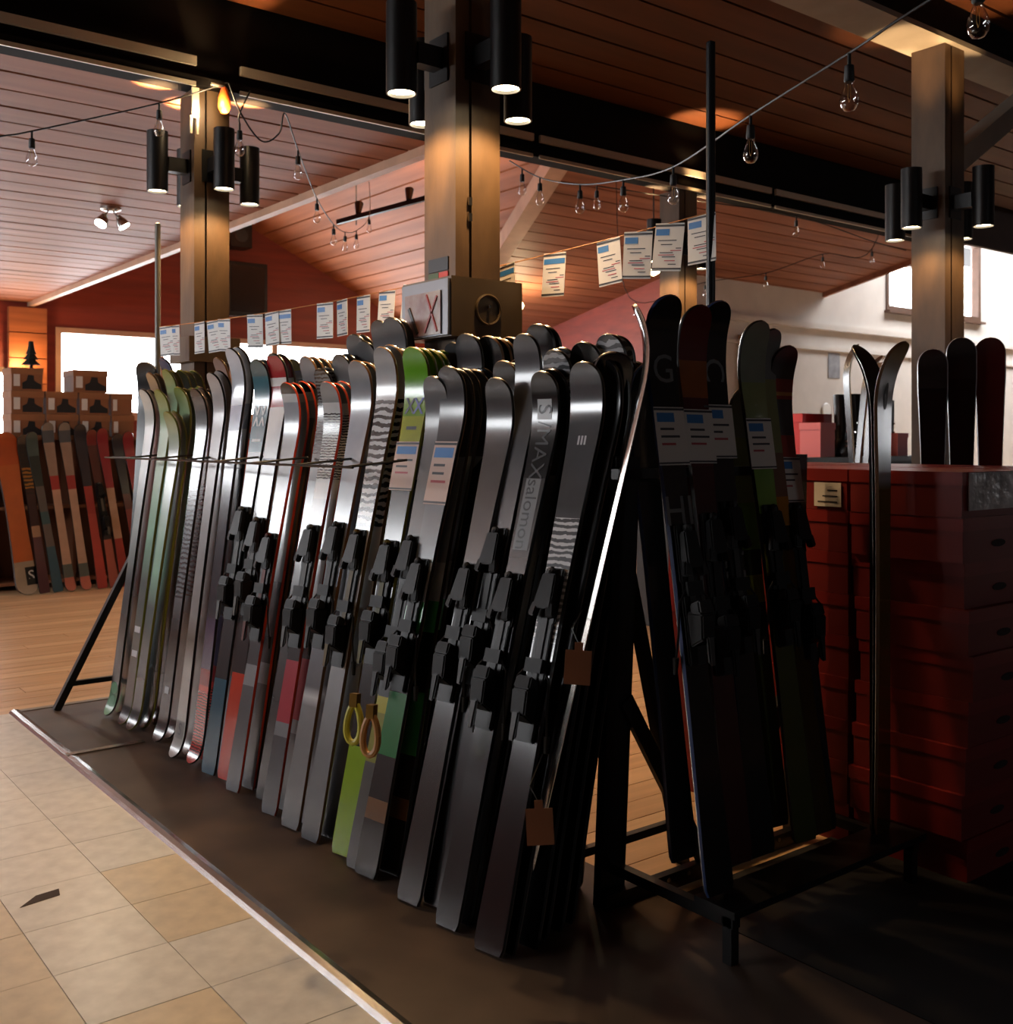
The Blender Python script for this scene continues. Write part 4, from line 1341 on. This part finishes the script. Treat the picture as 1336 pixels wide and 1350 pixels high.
# two-headed spotlight on the low ceiling
def spot_fixture(loc, label, power):
    root = tag(empty('ceiling_spotlight', loc), label, 'lamp')
    MB().lathe([(.085, 0), (.085, -.02), (.05, -.035)], 18).build('ceiling_plate', M_STEEL, root, 40)
    for s in (-1, 1):
        d = Vector((s * .10, -.05, -.16))
        MB().tube([(s * .02, 0, -.03), (s * .06, -.02, -.09)], .008, 6).build('arm', M_STEEL, root)
        h = MB().tube([(s * .055, -.02, -.07), d * .8, d], [.02, .05, .055], 14).build('spot_head', M_STEEL, root, 40)
        MB().tube([d * 1.001, d * 1.03], [.048, .047], 14).build('lens', emis('spot_lens', '#fff2d8', 60.0), h)
        l = D.lights.new('spot_light', 'SPOT')
        l.energy = power
        l.color = (1, .8, .55)
        l.spot_size = R(110)
        l.spot_blend = .7
        l.shadow_soft_size = .04
        o = D.objects.new('spot_light', l)
        COL.objects.link(o)
        o.parent = root
        o.location = d * 1.1
        o.rotation_euler = Vector((0, 0, -1)).rotation_difference(d.normalized()).to_euler()


spot_fixture((uv(146, 9.3), 9.3, 3.40), 'two-headed silver spotlight on the low plank ceiling', 60)

# track with lamps under the gable ceiling, seen beyond the column
tr = tag(empty('light_track', at(445, 293, 12.0)), 'dark lighting track hung below the gable ceiling', 'track')
e0 = at(445, 293, 12.0)
MB().bar((0, 0, 0), at(640, 240, 11.2) - e0, .05, .05).build('rail', M_BLACK, tr)
MB().bar((.3, .1, .02), (.3, .1, 1.3), .01, .01, up=(0, 1, 0)).build('hanger', M_BLACK, tr)
for k in range(3):
    q = (at(640, 240, 11.2) - e0) * (.15 + .35 * k)
    hd = MB().tube([q + Vector((0, 0, .03)), q + Vector((.04, .05, .16))], [.03, .05], 10).build('track_head', M_BLACK, tr)
    l = D.lights.new('track_light', 'SPOT')
    l.energy = 220
    l.color = (1, .72, .48)
    l.spot_size = R(150)
    l.spot_blend = .8
    l.shadow_soft_size = .05
    lo_ = D.objects.new('track_light', l)
    COL.objects.link(lo_)
    lo_.parent = tr
    lo_.location = q + Vector((.045, .055, .18))
    lo_.rotation_euler = (R(160), 0, 0)
for (px, py, dep, lab) in ((685, 403, 17.0, 'small glowing globe lamp beside the box-collared column'),
                           (862, 352, 9.0, 'small glowing lamp left of the column behind the tag string')):
    g = tag(empty('globe_lamp', at(px, py, dep)), lab, 'lamp')
    MB().lathe([(.01, .08), (.05, .05), (.075, 0), (.05, -.05), (.01, -.075)], 14).build('globe', emis('globe_glow', '#ffdca0', 14.0), g, 60)
    MB().lathe([(.02, .08), (.03, .14), (.008, .16)], 10).build('holder', M_BLACK, g)
    l = D.lights.new('globe_light', 'POINT')
    MB().tube([(0, 0, .15), (0, 0, z2(g.location.y) - g.location.z - .002)], .006, 5).build('cord', M_BLACK, g)
    l.energy = 70 if px < 800 else 25
    l.color = (1, .75, .45)
    l.shadow_soft_size = .1
    lo_ = D.objects.new('globe_light', l)
    COL.objects.link(lo_)
    lo_.parent = g
    lo_.location = (0, -.15, -.15)

# ------------------------------------------------------------------ far left: boxes on shelves and skis in front
M_CARDB = mat('cardboard', '#8a5a3a', .7, var=.1, vscale=5)
M_BOOTP = mat('boot_print', '#17181c', .6)
SV = 10.55
shf = tag(empty('shelf_unit', (uv(-30, SV), SV, 0)), 'brown wooden shelf unit carrying boot boxes behind the wall skis', 'shelf')
SX0, SX1 = uv(-30, SV), uv(210, SV)
SW = SX1 - SX0
for z in (.05, .75, 1.40):
    MB().box(0, SW, 0, .42, z, z + .03).build('shelf_board', M_CARDB, shf)
for x in (0, SW / 2, SW - .03):
    MB().box(x, x + .03, 0, .42, 0, 1.43).build('side_panel', mat('shelf_brown', '#6b4028', .6), shf)
MB().box(0, SW, .40, .42, 0, 1.43).build('back_panel', mat('shelf_brown', '#6b4028', .6), shf)


def boot_box(x, z, w, h, label, v=SV, d=.34, boot=True):
    root = tag(empty('boot_box', (x, v, z)), label, 'box', 'brown boot boxes on the shelves')
    MB().box(0, w, 0, d, 0, h * .72).build('carton', M_CARDB, root)
    MB().box(-.006, w + .006, -.006, d + .006, h * .72, h).build('lid', mat('cardboard_lid', '#94623f', .7, var=.1), root)
    if boot:
        bw, bh = w * .62, h * .66
        x0 = w * .34
        pr = [(0, .04), (1, .04), (1, .35), (.78, .48), (.62, .62), (.60, .95), (.30, .98), (.22, .6), (.0, .45)]
        vv = [(x0 + p[0] * bw, -.0025, p[1] * bh + .01) for p in pr] + [(x0 + p[0] * bw, -.0005, p[1] * bh + .01) for p in pr]
        n = len(pr)
        mb = MB().add(vv, [tuple(range(n)), tuple(range(n, 2 * n))[::-1]] + [(i, (i + 1) % n, n + (i + 1) % n, n + i) for i in range(n)])
        mb.build('boot_print', M_BOOTP, root)
    MB().box(w * .06, w * .26, -.008, -.0065, .04, .15).build('sticker', M_PAPER, root)


zb = 1.43
spec = []
for (pa, pb, rowi, lab) in ((14, 60, 0, 'boot box low on the shelf behind the teal ski'), (61, 104, 0, 'boot box low on the shelf behind the cream skis'),
                            (105, 146, 0, 'boot box low on the shelf behind the red ski'), (147, 178, 0, 'plain end boot box low on the shelf'),
                            (14, 59, 1, 'boot box in the middle row under the tree ornament'), (60, 103, 1, 'boot box in the middle row with a big price sticker'),
                            (104, 145, 1, 'boot box in the middle row under the single top box'), (146, 176, 1, 'end boot box with a red mark on the middle row'),
                            (14, 58, 2, 'top row boot box with a black tree ornament on it'), (96, 143, 2, 'single top row boot box against the bright window')):
    x0, x1 = uv(pa, SV), uv(pb, SV)
    boot_box(x0 + .008, zb + rowi * .215, x1 - x0 - .02, .212, lab, boot=not (pa > 145))
tree = tag(empty('tree_ornament', (uv(41, SV + .12), SV + .12, zb + 3 * .215)), 'small black fir tree ornament on the top boot box', 'ornament')
MB().box(-.012, .012, -.012, .012, 0, .05).build('trunk', M_BLACK, tree)
for k in range(4):
    MB().lathe([(.085 - .018 * k, .035 + .05 * k), (.02, .105 + .05 * k)], 9).build('branch_tier', mat('dark_green', '#10150f', .8), tree)
# wood-panelled pier with a small wall lamp between the windows
pier = tag(empty('wood_pier', (uv(12, WY - .12), WY - .12, 0)), 'wood-panelled wall pier with a glowing lamp beside the window', 'pier')
PW = uv(62, WY - .12) - uv(12, WY - .12)
for k in range(9):
    MB().box(0, PW, 0, .11, .37 * k, .37 * k + .355).build('panel_board', mat('pier_wood', '#a05c34', .5, var=.2, vscale=3, stretch=(.4, 1, 4)), pier)
sl = tag(empty('wall_lamp', (uv(30, WY - .3), WY - .3, 2.35)), 'small glowing wall lamp on the wooden pier', 'lamp')
MB().lathe([(.03, -.04), (.06, .0), (.05, .08)], 12).build('shade', emis('lamp_glow', '#ffb050', 6), sl)
MB().box(-.02, .02, .03, .18, -.02, .02).build('arm', M_BLACK, sl)
l = D.lights.new('wall_lamp_light', 'POINT')
l.energy = 25
l.color = (1, .6, .25)
l.shadow_soft_size = .06
lo_ = D.objects.new('wall_lamp_light', l)
COL.objects.link(lo_)
lo_.location = (uv(30, WY - .3), WY - .36, 2.5)
# loudspeaker and monitor on the red wall
tv = tag(empty('wall_monitor', (uv(326, WY - .3), WY - .3, 0)), 'black flat monitor hung on the red gable wall', 'monitor')
a0, a1 = uv(300, WY - .3), uv(352, WY - .3)
cz = (a0 + a1) / 2
MB().box(a0 - uv(326, WY - .3), a1 - uv(326, WY - .3), -.02, .1, 3.40, 4.28).build('case', M_BLACK, tv)
MB().box(a0 - uv(326, WY - .3) + .05, a1 - uv(326, WY - .3) - .05, -.024, -.021, 3.47, 4.22).build('screen', mat('dark_screen', '#101418', .15), tv)
MB().box(-.1, .1, .1, .3, 3.7, 4.0).build('wall_mount', M_BLACK, tv)
spk = tag(empty('loudspeaker', (uv(318, WY - .4), WY - .4, 4.5)), 'dark loudspeaker box near the gable peak of the red wall', 'loudspeaker')
MB().box(-.18, .18, -.02, .3, 0, .42).build('cabinet', M_BLACK, spk)
so = MB().lathe([(.12, 0), (.10, .012), (.02, .02)], 16).build('cone', mat('cone_grey', '#2a2a2c', .6), spk)
so.location = (0, -.022, .2)
so.rotation_euler = (R(90), 0, 0)
MB().box(-.05, .05, .3, .4, .15, .3).build('mount', M_BLACK, spk)

WALLSKI = [
    (4, 572, 'wall_orange', 'orange snowboard with a boxed S at its foot, leaning by the boot shelf'),
    (28, 577, 'wall_pattern', 'black ski with orange camouflage patches leaning by the boot shelf'),
    (39, 573, 'wall_teal', 'grey and teal ski leaning on the boot shelf'),
    (60, 559, 'wall_cream', 'cream and red ski next to the grey and teal ski'),
    (82, 559, 'wall_cream', 'cream and red ski next to the navy and red ski'),
    (103, 563, 'wall_navy', 'navy tipped ski with red lower half, leaning on the boot shelf'),
    (118, 570, 'wall_dark', 'dark red ski with black binding leaning on the boot shelf'),
    (132, 568, 'wall_red', 'crimson ski with a cream panel leaning on the boot shelf'),
    (152, 575, 'wall_plum', 'plum and navy ski half hidden behind the rack leg'),
    (166, 572, 'wall_red', 'crimson ski half hidden behind the mint skis'),
]
for (px, py, st, lab) in WALLSKI:
    V = SV - .10
    U = uv(px + 3, V)
    Yd = SN * U + CS * V
    tz = 1.4 + (580 - py) / 1400 * Yd
    o, sk = place_ski(U, V, tz, st, .30, 8 + random.uniform(-3, 3), base_z=.002, roll=-4.5 + random.uniform(-.8, .8), tipang=30, twin=(st in ('wall_orange', 'wall_cream')))
    tag(o, lab, 'snowboard' if st == 'wall_orange' else 'ski')
    if st == 'wall_orange':
        sk.patch('logo_square', .06 * sk.L, .17 * sk.L, .0, .10, .001, M_LETB, o, 2)
        sk.word('S', .115 * sk.L, .13, M_LETW, o, turn=0, off=.002, x=.05)
    if st in ('wall_dark',):
        put_binding(sk, o, '#141416', '#d8c8b0')

# ------------------------------------------------------------------ red boot boxes, right
M_REDB = mat('red_carton', '#701412', .5, var=.08, vscale=4)
M_REDL = mat('red_carton_lid', '#7a1715', .45, var=.08, vscale=4)
M_SEAM = mat('carton_hole', '#1a0505', .8)


def red_box(x, y, z, w, d, h, label, group, holes=True, sticker=False, wrapped=False):
    root = tag(empty('red_box', (x, y, z)), label, 'box', group)
    MB().box(0, w, 0, d, 0, h * .70).build('carton', M_REDB, root)
    MB().box(-.004, w + .004, -.004, d + .004, h * .70, h - .001).build('lid', M_REDL, root)
    if holes:
        c = MB().lathe([(.045, 0), (.045, .001)], 12).build('hand_hole', M_SEAM, root)
        c.scale = (1, .28, 1)
        c.location = (w * .5, -.0008, h * .38)
        c.rotation_euler = (R(90), 0, 0)
    if sticker:
        MB().box(-.006, -.0045, .02, .13, h * .08, h * .66).build('sticker', M_PAPER, root)
        for k in range(3):
            MB().box(-.0072, -.0061, .035, .115 - .02 * k, h * (.18 + .14 * k), h * (.21 + .14 * k)).build('sticker_line', M_INK, root)
    if wrapped:
        MB().box(.03, w, -.0075, -.0045, h * .15, h * .98).build('plastic_wrap', mat('crumpled_film', '#b9b4b4', .2, var=.4, vscale=12, bump=.8), root)


BX, BYY = 3.17, 1.74
NB = 9
BH = 1.30 / NB
for k in range(NB):
    jx, jy = random.uniform(-.015, .02), random.uniform(-.02, .015)
    if k == NB - 3:
        jx = .02
    nm = ['bottom', 'second', 'third', 'fourth', 'fifth', 'sixth', 'seventh', 'eighth', 'topmost'][k]
    red_box(BX + max(jx, -.01), BYY + jy, BH * k, .44, .40, BH, ('red boot box with crumpled film on its end, topmost of the front stack' if k == NB - 1 else
            'red boot box, %s from the floor in the front stack' % nm), 'red boot boxes', wrapped=(k == NB - 1))
    red_box(BX + .005 + random.uniform(0, .01), BYY + .43, BH * k, .44, .40, BH, ('red boot box with a white sticker, topmost of the stack beside the hall skis' if k == NB - 1 else
            'red boot box, %s from the floor in the stack beside the hall skis' % nm), 'red boot boxes', sticker=(k == NB - 1))
    if k >= NB - 2:
        for (i, j, tx) in ((1, 0, 'behind the front stack'), (1, 1, 'at the middle of the stacked boxes'), (0, 2, 'behind the stickered box'), (1, 2, 'at the back of the stacked boxes')):
            red_box(BX + .47 * i + .005, BYY + .43 * j, BH * k, .44, .40, BH, 'red boot box %s, %s' % (nm if k == NB - 1 else 'second from the top', tx), 'red boot boxes', holes=False)
for (i, j) in ((1, 0), (1, 1), (0, 2), (1, 2)):
    red_box(BX + .47 * i + .005, BYY + .43 * j, 0, .44, .40, BH * (NB - 2) - .001, 'tall red carton under two boot boxes, %s' % {(1, 0): 'behind the front stack', (1, 1): 'at the middle of the block', (0, 2): 'behind the stickered stack', (1, 2): 'at the back of the block'}[(i, j)], 'tall red cartons', holes=False)
# broad dark skis standing behind the red boxes
for (px, py, dep, st, lab) in ((1230, 470, 4.75, 'board_black', 'broad black ski half hidden behind the silver ski, behind the red boxes'),
                               (1268, 455, 4.75, 'board_black', 'broad black ski with white side, between black and maroon ones'),
                               (1306, 455, 4.75, 'board_maroon', 'broad maroon ski standing behind the red boxes')):
    p = at(px, py, dep)
    o, sk = place_ski(p.x, p.y, p.z, st, .10, -60, base_z=.002, tipang=18)
    tag(o, lab, 'ski')
for (px, py, dep, st, yw, rl, lab) in ((1132, 458, 6.2, 'edge_pink', 52, 0, 'pale pink ski seen from its side, behind the red boxes'),
                                   (1163, 470, 6.3, 'edge_orange', 52, 4.5, 'orange brown ski seen from its side, leaning beside the pink one'),
                                   (1172, 486, 6.5, 'black', 52, 5.5, 'thin dark ski leaning behind the orange brown one')):
    p = at(px, py, dep)
    o, sk = place_ski(p.x, p.y, p.z, st, .12 if rl == 0 else -.18, yw, base_z=.002, roll=0, tipang=50)
    tag(o, lab, 'ski')

# counter in the hall with boots and boxes on it
M_CNT = mat('dark_counter', '#1c1716', .5)
cu = at(1095, 640, 8.6)
ct = tag(empty('counter', (cu.x, cu.y, 0), (0, 0, 0)), 'dark wooden counter in front of the white wall', 'counter')
MB().box(-1.6, 1.6, 0, .6, 0, 1.22).build('body', M_CNT, ct)
MB().box(-1.65, 1.65, -.04, .64, 1.22, 1.26).build('worktop', mat('counter_top', '#241c1a', .35), ct)
for k in range(4):
    MB().box(-1.55 + .79 * k, -1.55 + .79 * k + .74, -.015, -.001, .08, 1.15).build('door', M_CNT, ct)
M_PINK = mat('pink_carton', '#c9707a', .5)


def on_counter(px, dy=.2):
    V = cu.y + dy
    return uv(px, V), V


def cbox(pa, pb, h, m, label, dy=.2):
    x0, V = on_counter(pa, dy)
    x1 = uv(pb, V)
    root = tag(empty('carton', (x0, V, 1.261)), label, 'box')
    MB().box(0, x1 - x0, 0, .2, 0, h * .8).build('body', m, root)
    MB().box(-.005, x1 - x0 + .005, -.005, .205, h * .8, h).build('lid', m, root)


M_REDH = mat('bright_red_carton', '#b02a2e', .5)
cbox(1058, 1096, .36, M_REDH, 'bright red carton on the counter beside black boots', .3)
cbox(1082, 1101, .28, M_PINK, 'small pink carton in front of the bright red one', .05)
cbox(982, 1006, .12, mat('coral_carton', '#d0544e', .5), 'low coral red box on the counter beside the black pole', .05)
cbox(1184, 1197, .2, M_PINK, 'small pink carton between the boots and the silver ski', .05)


def boot(px, dy, label, hgt=.36):
    x, V = on_counter(px, dy)
    root = tag(empty('ski_boot', (x, V, 1.261), (0, 0, R(random.uniform(-30, 30)))), label, 'ski boot', None)
    M_B = mat('boot_shell', '#0b0b0c', .3)
    MB().hexa([(-.15, -.05, 0), (.14, -.05, 0), (.14, .05, 0), (-.15, .05, 0)], [(-.15, -.05, .03), (.14, -.05, .03), (.14, .05, .03), (-.15, .05, .03)]).build('sole', M_B, root)
    mb = MB()
    secs = [((-.005, .03), .135, .05), ((-.01, .09), .13, .052), ((.045, .15), .075, .052), ((.04, .25), .075, .058), ((.02, hgt), .085, .062)]
    rings = []
    for (c, rx, ry) in secs:
        rings.append([(c[0] + rx * math.cos(a), ry * math.sin(a), c[1]) for a in [q * math.pi / 6 for q in range(12)]])
    vv = [p for r_ in rings for p in r_]
    ff = [(i * 12 + k, i * 12 + (k + 1) % 12, (i + 1) * 12 + (k + 1) % 12, (i + 1) * 12 + k) for i in range(4) for k in range(12)] + [tuple(range(12))[::-1], tuple(48 + k for k in range(12))]
    mb.add(vv, ff).build('shell', M_B, root, 60)
    for k in range(4):
        z = (.08, .12, .2, .28)[k]
        MB().box(-.06 + .02 * k, .04, -.066, -.054, z, z + .015).build('buckle', M_STEEL, root)


boot(1108, .15, 'black ski boot on the counter beside the bright red carton', .52)
boot(1124, .3, 'black ski boot on the counter behind the pink ski', .54)
boot(1152, .2, 'black ski boot on the counter between the pink and orange skis', .52)
boot(1170, .35, 'black ski boot on the counter next to the small pink carton', .50)
# poster and paper on the white wall
po = tag(MB().box(uv(1092, WV) , uv(1107, WV), WV - .012, WV - .002, 2.55, 3.02).build('wall_poster', mat('grey_poster', '#8f8f93', .6, var=.25, vscale=8)),
         'small grey poster on the white wall', 'poster')
hk = tag(empty('wall_plaque', (uv(1090, WV - .02), WV - .02, 1.95)), 'small oval white plaque below the grey poster', 'plaque')
MB().lathe([(.14, 0), (.12, .012), (.02, .015)], 16).build('disc', mat('plaque_white', '#e6e2dc', .4), hk)
hk.children[0].rotation_euler = (R(90), 0, 0)
# brown pilasters on the white wall
for (pa, pb, z0, z1, lab) in ((985, 996, 0, 3.2, 'narrow wooden post against the white wall beside the black pole'), (1030, 1040, 0, 2.75, 'brown wooden post against the white wall behind the striped ski'),
                              (1166, 1176, 0, 2.9, 'brown wooden post against the white wall near the steel post')):
    tag(MB().box(uv(pa, WV - .2), uv(pb, WV - .2), WV - .2, WV - .01, z0, z1).build('wooden_post', mat('brown_post', '#8a6a50', .6)), lab, 'post')

# straps on the bindings beside the lime ski
for (px, py, dep, col, lab) in ((468, 940, 3.08, '#b0a82c', 'yellow loop strap hanging from a binding beside the lime ski'),
                                (490, 955, 3.00, '#a8763c', 'orange brown loop strap hanging from a binding beside the yellow one')):
    strap(px, col, lab, at(px, py - 12, dep))
